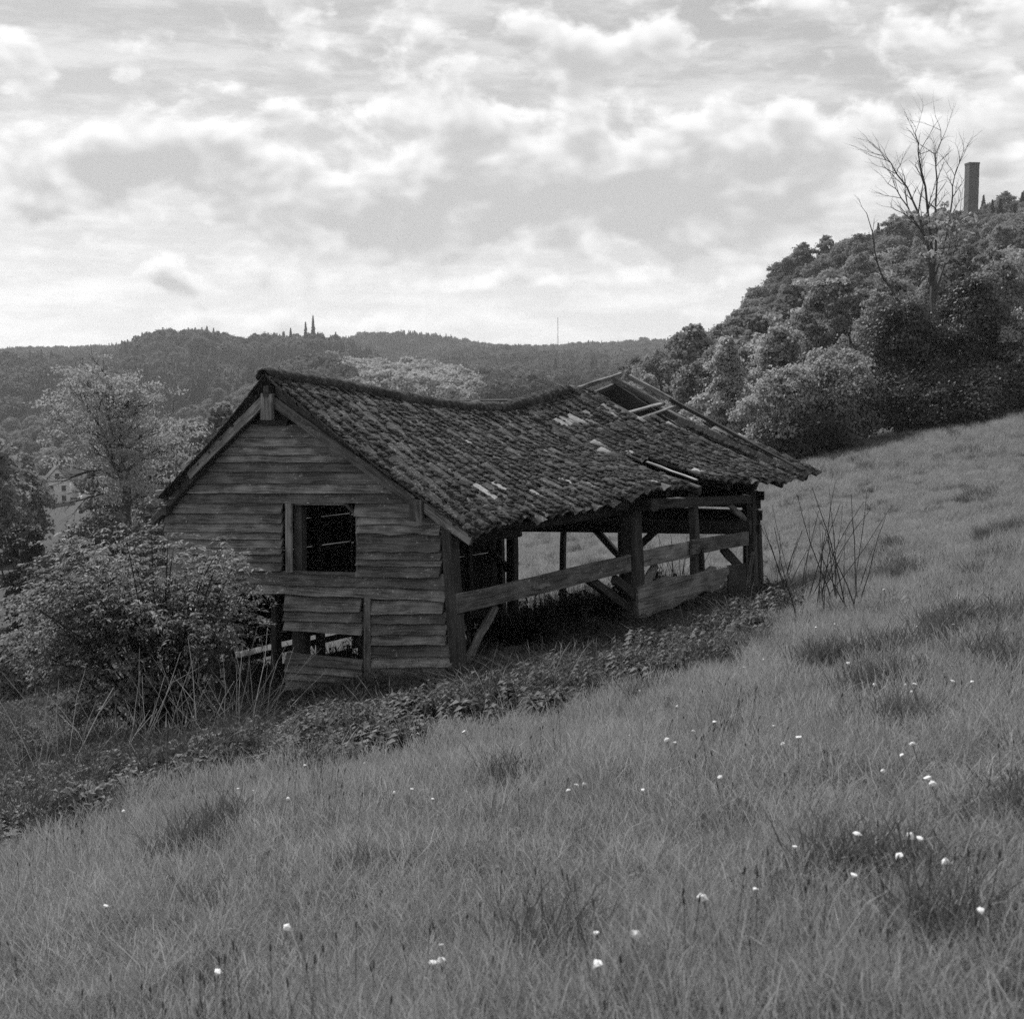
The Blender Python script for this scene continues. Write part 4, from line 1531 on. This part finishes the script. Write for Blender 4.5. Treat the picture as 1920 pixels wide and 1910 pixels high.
def feathery_tree():
    rs = np.random.default_rng(31)
    D = 78
    g = Geo()
    base = at(240, 1040, D)
    L = []
    L += limb(g, [(240, 1040), (236, 960), (229, 880), (226, 830), (221, 780), (212, 740), (204, 722)], .36, .05, D, rs, 1, .4)
    trunkpts = list(L)
    for pth in ([(232, 900), (205, 860), (180, 815), (140, 800), (110, 778)], [(230, 890), (262, 862), (290, 845), (322, 850)], [(212, 862), (200, 820), (168, 770), (150, 740)],
                [(232, 905), (190, 880), (140, 893), (108, 902)], [(226, 830), (250, 790), (262, 760)], [(219, 780), (240, 755), (250, 742)], [(226, 840), (205, 790), (190, 750)],
                [(236, 950), (200, 925), (160, 935), (125, 942)], [(236, 950), (262, 925), (290, 915)], [(212, 745), (180, 735), (165, 728)], [(226, 850), (262, 820), (300, 810)]):
        L += limb(g, pth, .13, .02, D, rs, 2, .8, 1.2)
    root = link('feathery_tree', None)
    root.location = base
    tag(root, 'feathery tree with dark forked limbs standing left of the barn', 'tree')
    link('trunk', g.mesh('trunk', M_BARK), root).matrix_basis = Matrix.Translation(-base)
    lob = []
    for p in L[len(trunkpts):]:
        for _ in range(7):
            q = p + Vector((rs.normal() * .85, rs.normal() * 1.2, rs.normal() * .75 + .25)) - base
            fx_, fy_ = project(np.array(q + base))
            if fx_ < 190 and fy_ > 880: continue          # the low limbs on that side are bare
            lob.append((q.x, q.y, q.z, .55 + .3 * rs.random(), .55, .35))
    v, f = crown_leaves(lob, 19000, .085, rs, .1, aspect=2.2)
    link('crown', mesh_of('crown', v, f, M_LEAF_PALE), root)


feathery_tree()
VAL = 'trees below the barn on the valley side'
lspec = [
    ('cypress_bush', 'dark upright evergreen at the left border of the picture', 46, 62, 6.6, 2.4, .13, 11000, M_LEAF_DARK, 'col', 2, 1085),
    ('dark_bush', 'dark round bush below the white house', 190, 60, 6.3, 5.0, .13, 11000, M_LEAF_DARK, 'round', 3, 1065),
    ('dark_bush', 'dark bush at the foot of the feathery tree', 295, 62, 6.6, 4.2, .13, 6000, M_LEAF_DARK, 'round', 3, 1040),
    ('dark_bush', 'dark bush right of the border evergreen, under the white house', 122, 58, 5.3, 3.6, .13, 7000, M_LEAF_DARK, 'round', 3, 1065),
    ('pale_shrub', 'pale willow shrub at the left border below the evergreen', 80, 40, 1.9, 2.6, .09, 7000, M_LEAF_PALE, 'round', 4, 1120),
    ('grey_shrub', 'soft grey shrub at the left border beside the leafy elder', 30, 34, 2.0, 2.2, .08, 6000, M_LEAF_MID, 'round', 4, 1190),
    ('garden_tree', 'bright flowering tree beside the white house', 174, 290, 5.0, 4.4, .3, 3000, M_BLOSSOM, 'round', 1, 962),
    ('garden_tree', 'round tree in front of the second house', 232, 260, 6.0, 5.4, .3, 4000, M_LEAF_MID, 'round', 1, 990),
    ('garden_tree', 'bushy tree behind the second house', 215, 205, 8.5, 8.0, .35, 4000, M_LEAF_MID, 'round', 1, 940),
    ('garden_tree', 'pale bush under the left eave of the barn', 318, 120, 5.0, 6.0, .3, 4000, M_LEAF_PALE, 'round', 1, 930),
    ('garden_tree', 'round tree by the lane beyond the eave', 285, 170, 6.0, 7.0, .35, 4000, M_LEAF_MID, 'round', 1, 920),
]
for k, (nm, lb, bx_, r_, h_, w_, lf, nl, mt, shp, st, yb) in enumerate(lspec):
    p = at(bx_, yb, r_)
    p.z = min(p.z, float(ground_h(p.x, p.y))) if r_ < 100 else float(ground_h(p.x, p.y)) - .2
    if r_ < 100: p.z = float(ground_h(p.x, p.y)) - .1
    tree(nm, lb, 'tree' if 'tree' in nm else 'bush', p, h_, w_, lf * .7, int(nl * 1.8), mt, 340 + k, shp, st, VAL, base=.05, n=44)


# ------------------------------------------------------------------ meadow grass
def tuft_proto(name, seed, nb, h, spread, mat, wid=.0045, lean=.35):
    rs = np.random.default_rng(seed)
    V, Fq = [], []
    for b in range(nb):
        a = rs.random() * 6.283
        r0 = spread * math.sqrt(rs.random())
        p = np.array([math.cos(a) * r0, math.sin(a) * r0, -.02])
        hh = h * (.45 + .75 * rs.random())
        la = rs.random() * 6.283
        ll = hh * lean * (.3 + rs.random())
        d = np.array([math.cos(la), math.sin(la), 0])
        sa = rs.random() * 6.283
        s = np.array([math.cos(sa), math.sin(sa), 0]) * wid * (.7 + .7 * rs.random())
        n = len(V)
        for t, w in ((0, 1.0), (.45, .9), (.8, .6)):
            q = p + np.array([0, 0, hh * t]) + d * ll * t ** 2.0
            V += [q - s * w, q + s * w]
        V.append(p + np.array([0, 0, hh * (1 - .12 * lean)]) + d * ll)
        Fq += [(n, n + 1, n + 3, n + 2), (n + 2, n + 3, n + 5, n + 4), (n + 4, n + 5, n + 6)]
    return proto(name, mesh_of(name, V, Fq, mat))


NETTLE_PX = [(-60, 1660), (34, 1600), (200, 1540), (330, 1492), (460, 1450), (580, 1440), (700, 1425), (880, 1398), (1000, 1372), (1110, 1345), (1200, 1312), (1300, 1265), (1380, 1235), (1450, 1195), (1500, 1145),
             (1425, 1100), (1300, 1100), (1190, 1120), (1100, 1118), (960, 1130), (880, 1170), (862, 1280), (540, 1292), (330, 1290), (220, 1255), (60, 1200), (-60, 1180)]


def in_nettles(x, y, z):
    px, py = project(np.stack([x, y, z], -1))
    px = px + (fbm(x * 1.3, y * 1.3, 3) - .5) * 90
    py = py + (fbm(x * 1.1 + 7, y * 1.1, 3) - .5) * 75
    inside = np.zeros(len(x), bool)
    n = len(NETTLE_PX)
    j = n - 1
    for i in range(n):
        xi, yi = NETTLE_PX[i]; xj, yj = NETTLE_PX[j]
        cross = ((yi > py) != (yj > py)) & (px < (xj - xi) * (py - yi) / (yj - yi + 1e-9) + xi)
        inside ^= cross
        j = i
    return inside


def in_barn(x, y, m=0.0):
    qx = (x - BA[0]) * BU[0] + (y - BA[1]) * BU[1]
    qy = (x - BA[0]) * BV[0] + (y - BA[1]) * BV[1]
    return (qx > -m) & (qx < BL + m) & (qy > -m) & (qy < BW + m)


def fan(rs, r0, r1, dens, half=.52):
    n = int(half * (r1 ** 2 - r0 ** 2) * dens)
    r = np.sqrt(r0 ** 2 + (r1 ** 2 - r0 ** 2) * rs.random(n))
    a = (rs.random(n) * 2 - 1) * half
    return r * np.sin(a), r * np.cos(a), r


def seedhead_proto(seed):
    """thin flowering grass and plantain stems with small dark heads"""
    rs = np.random.default_rng(seed)
    g = Geo()
    for k in range(7):
        p = Vector((rs.normal() * .12, rs.normal() * .12, -.02))
        d = Vector((rs.normal() * .18, rs.normal() * .18, 1)).normalized()
        h = .26 + .16 * rs.random()
        q = p + d * h
        g.tube([p, p + d * h * .6, q], [.0014, .0012, .001], 3)
        g.tube([q, q + d * .008, q + d * .018, q + d * .025], [.001, .0036, .003, .0008], 5)
    return proto('seed_stems', g.mesh('seed_stems', M_GRASS_DARK))


def rosette_proto(seed):
    """broad-leaved rosette (dandelion, dock)"""
    rs = np.random.default_rng(seed)
    V, Fq = [], []
    for k in range(13):
        a = k * 2.4 + rs.random() * .4
        o = np.array([math.cos(a), math.sin(a), 0]); s = np.array([-math.sin(a), math.cos(a), 0])
        ln = .10 + .09 * rs.random(); w = .018 + .012 * rs.random(); up = .05 + .08 * rs.random()
        n = len(V)
        for t, ww, z in ((0, .2, 0), (.35, .8, up * .7), (.7, 1.0, up), (1.0, .1, up * .55)):
            V += [o * ln * t - s * w * ww + np.array([0, 0, z]), o * ln * t + s * w * ww + np.array([0, 0, z])]
        Fq += [(n + 2 * i, n + 2 * i + 1, n + 2 * i + 3, n + 2 * i + 2) for i in range(3)]
    return proto('rosette', mesh_of('rosette', V, Fq, M_WEED))


def build_grass():
    rs = np.random.default_rng(123)
    pr = [tuft_proto('grass_tuft', 10 + k, 92, .17 + .022 * k, .16, M_GRASS, .0019, .5) for k in range(5)]
    pr += [tuft_proto('tussock', 30 + k, 80, .30, .14, M_GRASS_DARK, .003, .6) for k in range(2)]
    pr += [tuft_proto('straw', 40, 14, .34, .12, M_STRAW, .0020, .7), seedhead_proto(3), rosette_proto(5)]
    X, Y, R, S = [], [], [], []
    for r0, r1, d, s in ((1.2, 6, 120, .95), (6, 12, 85, 1.0), (12, 20, 55, 1.05), (20, 32, 32, 1.15), (32, 52, 15, 1.35), (52, 84, 6.5, 1.8)):
        x, y, r = fan(rs, r0, r1, d, .80 if r1 <= 20 else .64)
        X.append(x); Y.append(y); R.append(r); S.append(np.full(len(x), s))
    x, y, r, s = map(np.concatenate, (X, Y, R, S))
    z = ground_h(x, y)
    px = CX + FPX * x / y
    keep = ~in_nettles(x, y, z) & ~in_barn(x, y, .15)
    # the meadow ends at the bushes on the right and at the slope's shrubs on the left
    keep &= ~((r > 66) & (px < 1480) & ((px > 1400) | (px < 1000))) & ~((r > 71 + .5 * rs.random(len(r))) & (px > 1480))
    keep &= ~((x < -11) & (r > 46))
    x, y, r, s, z = (q[keep] for q in (x, y, r, s, z))
    n = len(x)
    pat = fbm(x * .55 + 3, y * .55 + 11, 3)
    pat2 = fbm(x * 1.5 + 31, y * 1.5 + 1, 2)
    idx = rs.integers(0, 5, n)
    dark = (pat2 > .785 - .05 * (pat > .55)) & (rs.random(n) < .75)
    idx = np.where(dark, 5 + rs.integers(0, 2, n), idx)
    idx = np.where((rs.random(n) < .035) & ~dark, 7, idx)
    idx = np.where((rs.random(n) < .006 + .02 * (pat2 > .62)) & (r < 26), 8, idx)
    idx = np.where((rs.random(n) < .02 + .05 * (pat < .4)) & (r < 22), 9, idx)
    hs = (.68 + .68 * pat) * (.8 + .4 * rs.random(n)) * s
    hs = np.where(r > 30, hs * .72, hs)
    rot = np.stack([rs.normal(size=n) * .10 + .03, rs.normal(size=n) * .10 - .05, rs.random(n) * 6.283], 1)
    ww = s * (.9 + .3 * rs.random(n))
    o = scatter('meadow_grass', np.stack([x, y, z], 1), rot, np.stack([ww, ww, hs], 1), idx, pr)
    tag(o, 'long meadow grass over the whole slope', 'grass', kind='stuff')


build_grass()


# ------------------------------------------------------------------ nettles, stalks, twigs
def nettle_proto(seed, h, mat=None):
    rs = np.random.default_rng(seed)
    g = Geo()
    V, Fq = [], []
    for st in range(4):
        a = rs.random() * 6.283
        p = np.array([math.cos(a) * .10, math.sin(a) * .10, -.03]) * (1 if st else 0)
        d = np.array([rs.normal() * .16, rs.normal() * .16, 1.0]); d /= np.linalg.norm(d)
        hh = h * (.6 + .5 * rs.random())
        sw = np.array([.003, .003, 0])
        n = len(V)
        q = p + d * hh
        V += [p - sw, p + sw, q + sw * .4, q - sw * .4]; Fq.append((n, n + 1, n + 2, n + 3))
        m = 9
        for i in range(m):
            t = .2 + .8 * (i + .5) / m
            c = p + d * hh * t
            ph = i * 1.57 + rs.random() * .5
            ln = .085 * (1.15 - .7 * abs(t - .6)) * (.8 + .4 * rs.random())
            for sgn in (0, math.pi):
                o = np.array([math.cos(ph + sgn), math.sin(ph + sgn), .1])
                side = np.array([-o[1], o[0], 0]) * ln * .28
                n = len(V)
                mid = c + o * ln * .55 + np.array([0, 0, .01])
                tip = c + o * ln * 1.15 + np.array([0, 0, -ln * .65])
                V += [c + o * .012, mid + side, tip, mid - side, mid + np.array([0, 0, -.006])]
                Fq += [(n, n + 1, n + 4), (n + 1, n + 2, n + 4), (n + 2, n + 3, n + 4), (n + 3, n, n + 4)]
    return proto('nettle', mesh_of('nettle', V, Fq, mat or M_NETTLE))


def build_nettles():
    rs = np.random.default_rng(55)
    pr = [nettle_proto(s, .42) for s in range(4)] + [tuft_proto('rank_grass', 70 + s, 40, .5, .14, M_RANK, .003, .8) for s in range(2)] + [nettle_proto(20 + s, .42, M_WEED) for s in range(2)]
    x, y, r = fan(rs, 11, 34, 46, .50)
    z = ground_h(x, y)
    k = in_nettles(x, y, z)
    px, py = project(np.stack([x, y, z], -1))
    k &= rs.random(len(x)) < np.where(r < 16, 1.0, .85)
    k &= ~((px > 862) & (px < 1035) & (py > 1205) & (py < 1272))        # the fallen boards lie here
    x, y, z, px = x[k], y[k], z[k], px[k]
    n = len(x)
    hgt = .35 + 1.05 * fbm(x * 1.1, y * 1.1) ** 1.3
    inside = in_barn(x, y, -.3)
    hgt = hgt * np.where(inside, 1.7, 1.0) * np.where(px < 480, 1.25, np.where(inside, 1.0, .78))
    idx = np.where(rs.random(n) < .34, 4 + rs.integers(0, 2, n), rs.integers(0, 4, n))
    py = py[k]
    idx = np.where((px < 560) & (py > 1330) & (idx < 4), 6 + idx % 2, idx)
    rot = np.stack([rs.normal(size=n) * .14, rs.normal(size=n) * .14, rs.random(n) * 6.283], 1)
    w = .7 + .9 * rs.random(n)
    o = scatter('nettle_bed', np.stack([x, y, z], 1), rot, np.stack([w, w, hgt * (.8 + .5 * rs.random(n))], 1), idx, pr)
    tag(o, 'dark bed of nettles and rank weeds round the foot of the barn', 'nettles', kind='stuff')


build_nettles()


def stalk_geo(places, rs, lo, hi, r, lean, n=4):
    g = Geo()
    for p in places:
        d = Vector((rs.normal() * lean, rs.normal() * lean, 1)).normalized()
        ln = lo + (hi - lo) * rs.random()
        pts = [Vector(p) - d * .05]
        q = Vector(p)
        for i in range(n):
            d = (d + Vector((rs.normal(), rs.normal(), rs.normal() * .4)) * .09).normalized()
            q = q + d * ln / n
            pts.append(q.copy())
        rr = r * (.7 + .6 * rs.random())
        g.tube(pts, [rr * (1 - .6 * i / n) for i in range(n + 1)], 4)
        if rs.random() < .6:
            i = 2 + int(rs.random() * 2)
            dd = (d + Vector((rs.normal(), rs.normal(), .2)) * .7).normalized()
            g.tube([pts[i], pts[i] + dd * ln * .15, pts[i] + dd * ln * .3], [rr * .5, rr * .35, rr * .15], 3)
    return g


def build_stalks():
    rs = np.random.default_rng(8)
    pl = []
    for _ in range(120):
        px = 45 + 450 * rs.random(); py = 1525 - (px - 40) * .24 - 75 * rs.random()
        pl.append(gpt(px, py))
    for _ in range(0):
        px = 880 + 260 * rs.random(); pl.append(gpt(px, 1330 - (px - 880) * .22 - 30 * rs.random()))
    o = link('dry_stalks', stalk_geo(pl, rs, .7, 1.7, .0075, .36).mesh('dry_stalks', M_TWIG))
    tag(o, 'tangle of pale dry stalks standing in the weeds before the shrub', 'stalks', kind='stuff')
    # leafless suckers beside the far corner and inside the barn
    for (nm, lb, x0, x1, y0, y1, cnt, lo, hi) in (('twiggy_sapling', 'clump of bare upright twigs growing beside the far corner post', 1455, 1615, 1130, 1175, 34, .8, 1.9),
                                                  ('twiggy_sapling', 'few thin bare twigs rising behind the waney board inside the barn', 1215, 1300, 1110, 1135, 12, .9, 1.6),
                                                  ('twiggy_sapling', 'bare leaning twigs in the open bay left of the middle post', 985, 1150, 1165, 1195, 11, .5, 1.1)):
        pl = [gpt(x0 + (x1 - x0) * rs.random(), y0 + (y1 - y0) * rs.random()) for _ in range(cnt)]
        c = sum(pl, Vector()) / len(pl)
        root = link(nm, None); root.location = c
        tag(root, lb, 'sapling', 'bare saplings around the barn')
        for p in pl:
            link('stem', stalk_geo([p - c], rs, lo, hi, .008, .22, 5).mesh('stem', M_BARK), root)


build_stalks()


# ------------------------------------------------------------------ the leafy shrub before the gable
def build_shrub():
    rs = np.random.default_rng(17)
    D = 18.3
    base = at(318, 1322, D)
    base.z = float(ground_h(base.x, base.y))
    g = Geo()
    V, Fq = [], []

    def spray(p, out, size):
        """compound leaf: five to nine drooping leaflets on one stalk"""
        out = Vector(out).normalized()
        side = out.cross(Vector((0, 0, 1))).normalized()
        m = 2 + int(rs.random() * 3)
        q = p.copy()
        for i in range(m + 1):
            t = i / m
            c = p + out * size * (.3 + .9 * t) + Vector((0, 0, -size * .55 * t * t))
            for sgn in ((-1, 1) if i < m else (0,)):
                d = (side * sgn * 1.0 + out * (.55 if sgn else 1.0) + Vector((0, 0, -.38 + .25 * rs.normal()))).normalized()
                ln = size * (.62 + .3 * rs.random())
                w = d.cross(Vector((rs.normal() * .3, rs.normal() * .3, 1))).normalized() * ln * .17
                n = len(V)
                V.extend([c, c + d * ln * .4 + w, c + d * ln + Vector((0, 0, -ln * .18)), c + d * ln * .4 - w])
                Fq.append((n, n + 1, n + 2, n + 3))

    ends = []
    for i in range(175):
        # silhouette of the bush: a dome leaning left
        while True:
            px, py = 0 + 490 * rs.random(), 960 + 380 * rs.random()
            ex, ey = (px - 255) / 250, (py - 1170) / 200
            if ex * ex + ey * ey < 1 and not (px > 400 and py > 1190) and not (px < 120 and py < 1070) and rs.random() < .55 + .45 * (ey < .3): break
        dz = rs.normal() * .75 + (.4 if px < 150 else 0)
        p = at(px, py, D - .2 + dz)
        ends.append(p)
        st = base + Vector((rs.normal() * .12, rs.normal() * .12, 0))
        mid = st.lerp(p, .55) + Vector((0, 0, .25 + .25 * rs.random()))
        pts = [st, st.lerp(mid, .5) + Vector((0, 0, .08)), mid, mid.lerp(p, .6) + Vector((0, 0, .05)), p]
        if i < 70: g.tube(pts, [.022, .017, .012, .008, .003], 4)
        outd = (p - st); outd.z *= .25
        for k in range(30):
            t = .35 + .65 * rs.random() ** .7
            c = mid.lerp(p, (t - .35) / .65) + Vector((rs.normal(), rs.normal(), rs.normal() * .45)) * .17
            o = outd.normalized() + Vector((rs.normal(), rs.normal(), rs.normal() * .2)) * .7
            spray(c, o, .075 + .05 * rs.random())
    root = link('elder_shrub', None)
    root.location = base
    tag(root, 'leafy shrub with drooping pinnate leaves in front of the gable', 'shrub')
    link('stems', g.mesh('stems', M_BARK), root).matrix_basis = Matrix.Translation(-base)
    vv = np.array([tuple(v) for v in V]) - np.array(base)
    link('foliage', mesh_of('foliage', vv, np.array(Fq), M_SHRUB), root)


build_shrub()

# ------------------------------------------------------------------ dandelion clocks
def build_flowers():
    rs = np.random.default_rng(2)
    m = plain_mat('seed head', 0.75, .1, 80.0, .9, .1)
    import bmesh
    heads = []
    for s in range(3):
        bm = bmesh.new(); bmesh.ops.create_icosphere(bm, subdivisions=1, radius=.015)
        for v in bm.verts:
            v.co *= .6 + .7 * rs.random(); v.co.z *= (.45, .85, .6)[s]
        me = bpy.data.meshes.new('seed_head'); bm.to_mesh(me); bm.free(); me.materials.append(m); heads.append(me)
    g = Geo(); g.tube([(0, 0, -.3), (.006, .004, -.15), (0, 0, 0)], [.0025, .0022, .002], 4)
    stem = g.mesh('stem', M_GRASS)
    spots = [(200, 1710), (540, 1755), (410, 1833), (829, 1783), (826, 1815), (812, 1818), (1117, 1764), (1195, 1767), (1120, 1827), (1065, 1491), (1095, 1477), (1081, 1480), (1205, 1490), (740, 1493), (772, 1487), (812, 1507),
             (683, 1436), (870, 1377), (785, 1381), (540, 1505), (475, 1488), (447, 1483), (232, 1527), (572, 1439), (1452, 1367), (1467, 1405), (1497, 1392), (1300, 1376), (1432, 1242), (1693, 1262),
             (1715, 1288), (1698, 1291), (1786, 1284), (1822, 1284), (1710, 1305), (1711, 1403), (1690, 1424), (1655, 1455), (1350, 1467), (1607, 1576), (1708, 1579), (1725, 1588), (1685, 1617),
             (1773, 1630), (1491, 1600), (1416, 1679), (1317, 1695), (1602, 1654), (1838, 1721), (1748, 1484), (1740, 1470), (1657, 1108), (1565, 1175), (1788, 1176), (1340, 1360), (1270, 1330), (1180, 1385), (1395, 1255), (1250, 1395), (1266, 1402), (1590, 1250), (1640, 1290), (1530, 1180), (1720, 1180), (1200, 1300)]
    for k, (x, y) in enumerate(spots):
        p = gpt(x, y, .22)
        root = link('dandelion', None)
        root.location = p + Vector((0, 0, .24))
        s = .75 + .55 * rs.random()
        root.scale = (s, s, s)
        root.rotation_euler = (rs.normal() * .2, rs.normal() * .2, rs.random() * 6)
        tag(root, 'small white dandelion clock on a thin stem in the meadow grass', 'dandelion', 'white flower heads dotted over the meadow')
        link('seed_head', heads[k % 3], root)
        link('stem', stem, root)


build_flowers()

# ------------------------------------------------------------------ houses in the valley, tower, mast
M_WHITEWALL = plain_mat('white render wall', 0.7, .08, 1.0)
M_SLATE = plain_mat('dark slate roof', 0.06, .3, 3.0)
M_GLASSD = plain_mat('dark window pane', 0.03, .2, 2.0, .2, .5)
M_STONE = plain_mat('dark brickwork', 0.085, .3, 1.3)


def house(label, px, r, w, d, h, rh, yaw, wall=None):
    t = math.atan((px - CX) / FPX)
    x, y = r * math.sin(t), r * math.cos(t)
    root = link('house', None)
    root.location = (x, y, float(ground_h(x, y)) - .3)
    root.rotation_euler = (0, 0, yaw)
    tag(root, label, 'house')
    g = Geo()
    g.add([(-w / 2, -d / 2, -2), (w / 2, -d / 2, -2), (w / 2, d / 2, -2), (-w / 2, d / 2, -2), (-w / 2, -d / 2, h), (w / 2, -d / 2, h), (w / 2, d / 2, h), (-w / 2, d / 2, h), (0, -d / 2, h + rh), (0, d / 2, h + rh)],
          [(0, 1, 5, 8, 4), (1, 2, 6, 5), (2, 3, 7, 9, 6), (3, 0, 4, 7)])
    link('wall', g.mesh('wall', wall or M_WHITEWALL), root)
    g = Geo()
    e = .35
    for s in (-1, 1):
        q = [(s * (w / 2 + e), -d / 2 - e, h - e * rh / (w / 2)), (s * (w / 2 + e), d / 2 + e, h - e * rh / (w / 2)), (0, d / 2 + e, h + rh + .05), (0, -d / 2 - e, h + rh + .05)]
        q2 = [(a, b, c + .18) for a, b, c in q]
        g.add(q + q2, [(0, 1, 2, 3), (4, 7, 6, 5), (0, 4, 5, 1), (1, 5, 6, 2), (3, 2, 6, 7), (0, 3, 7, 4)])
    ro = link('roof', g.mesh('roof', M_SLATE), root)
    g = Geo(); g.box(w * .12, w * .12 + .6, d * .2, d * .2 + .6, h + rh * .5, h + rh + .9); link('chimney', g.mesh('chimney', M_STONE), ro)
    for (wx, wz) in ((-w * .25, h * .25), (w * .25, h * .25), (-w * .25, h * .68), (w * .25, h * .68), (0, h + rh * .35)):
        g = Geo(); g.box(wx - .45, wx + .45, -d / 2 - .03, -d / 2 + .05, wz - .6, wz + .6)
        wo = link('window', g.mesh('window', M_GLASSD), root)
        g = Geo(); g.box(wx - .55, wx + .55, -d / 2 - .06, -d / 2 + .02, wz + .61, wz + .70); g.box(wx - .55, wx + .55, -d / 2 - .12, -d / 2 + .02, wz - .70, wz - .61)
        link('frame', g.mesh('frame', M_WHITEWALL), wo)
    for wy in (-d * .25, d * .25):
        g = Geo(); g.box(w / 2 - .05, w / 2 + .03, wy - .5, wy + .5, h * .5, h * .5 + 1.2); link('window', g.mesh('window', M_GLASSD), root)


house('white gabled house among the valley trees at the left', 104, 330, 5.2, 8.0, 5.2, 2.9, .35)
house('lower house with dark slate roof beside the white gabled one', 142, 338, 6.0, 9.0, 4.2, 3.0, 1.2)
house('small pale house half hidden behind the feathery tree', 243, 380, 6.5, 8.0, 4.5, 3.0, -.5)


def tower():
    p = edge_pos(1807, 0, 425)
    top = at(1819, 318, 412).z
    h = top - p.z
    root = link('tower', None); root.location = p; root.rotation_euler = (0, 0, .12)
    tag(root, 'plain tall square tower rising from the wooded hilltop', 'tower')
    g = Geo(); w = 1.5
    k = 0
    z = -2.0
    while z < h - .5:                                    # courses step in and out slightly
        o_ = .02 * (k % 2)
        g.box(-w + o_, w - o_, -w + o_, w - o_, z, z + 1.2)
        z += 1.203; k += 1
    link('shaft', g.mesh('shaft', M_STONE), root)
    g = Geo(); g.box(-w - .08, w + .08, -w - .08, w + .08, z + .003, z + .5); link('coping', g.mesh('coping', M_STONE), root)
    for zz in (h * .55, h * .72, h * .88):
        g = Geo(); g.box(-.18, .18, -w - .02, -w + .1, zz, zz + 1.1); link('slit_window', g.mesh('slit_window', M_GLASSD), root)


tower()


def mast():
    t = math.atan((1045 - CX) / FPX); r_ = 1580
    x, y = r_ * math.sin(t), r_ * math.cos(t)
    z = float(ground_h(x, y))
    root = link('lattice_mast', None); root.location = (x, y, z)
    tag(root, 'thin lattice mast on the skyline of the far hill', 'mast')
    H = 46
    g = Geo()
    for k in range(3):
        a = k * 2.094
        g.tube([(math.cos(a) * 1.4, math.sin(a) * 1.4, -1), (math.cos(a) * .3, math.sin(a) * .3, H)], [.14, .1], 4)
    link('leg', g.mesh('leg', M_STONE), root)
    g = Geo()
    for i in range(14):
        z0, z1 = i * H / 14, (i + 1) * H / 14
        f = lambda zz: 1.4 - 1.1 * zz / H
        for k in range(3):
            a, b = k * 2.094, (k + 1) * 2.094
            g.tube([(math.cos(a) * f(z0), math.sin(a) * f(z0), z0), (math.cos(b) * f(z1), math.sin(b) * f(z1), z1)], [.07, .07], 3)
    link('bracing', g.mesh('bracing', M_STONE), root)


mast()

# ------------------------------------------------------------------ air
def haze():
    m = bpy.data.materials.new('valley haze'); m.use_nodes = True
    nt = m.node_tree; nt.nodes.clear()
    out = nt.nodes.new('ShaderNodeOutputMaterial')
    pv = nt.nodes.new('ShaderNodeVolumePrincipled')
    pv.inputs['Color'].default_value = (.9, .9, .9, 1)
    pv.inputs['Density'].default_value = HAZE_DENSITY
    pv.inputs['Anisotropy'].default_value = .25
    nt.links.new(pv.outputs[0], out.inputs['Volume'])
    g = Geo(); g.box(-4300, 4300, -60, 4400, -140, 130)
    o = link('haze', g.mesh('haze', m))
    tag(o, 'thin pale haze over the valley', 'haze', kind='stuff')


HAZE_DENSITY = 0.00015
haze()
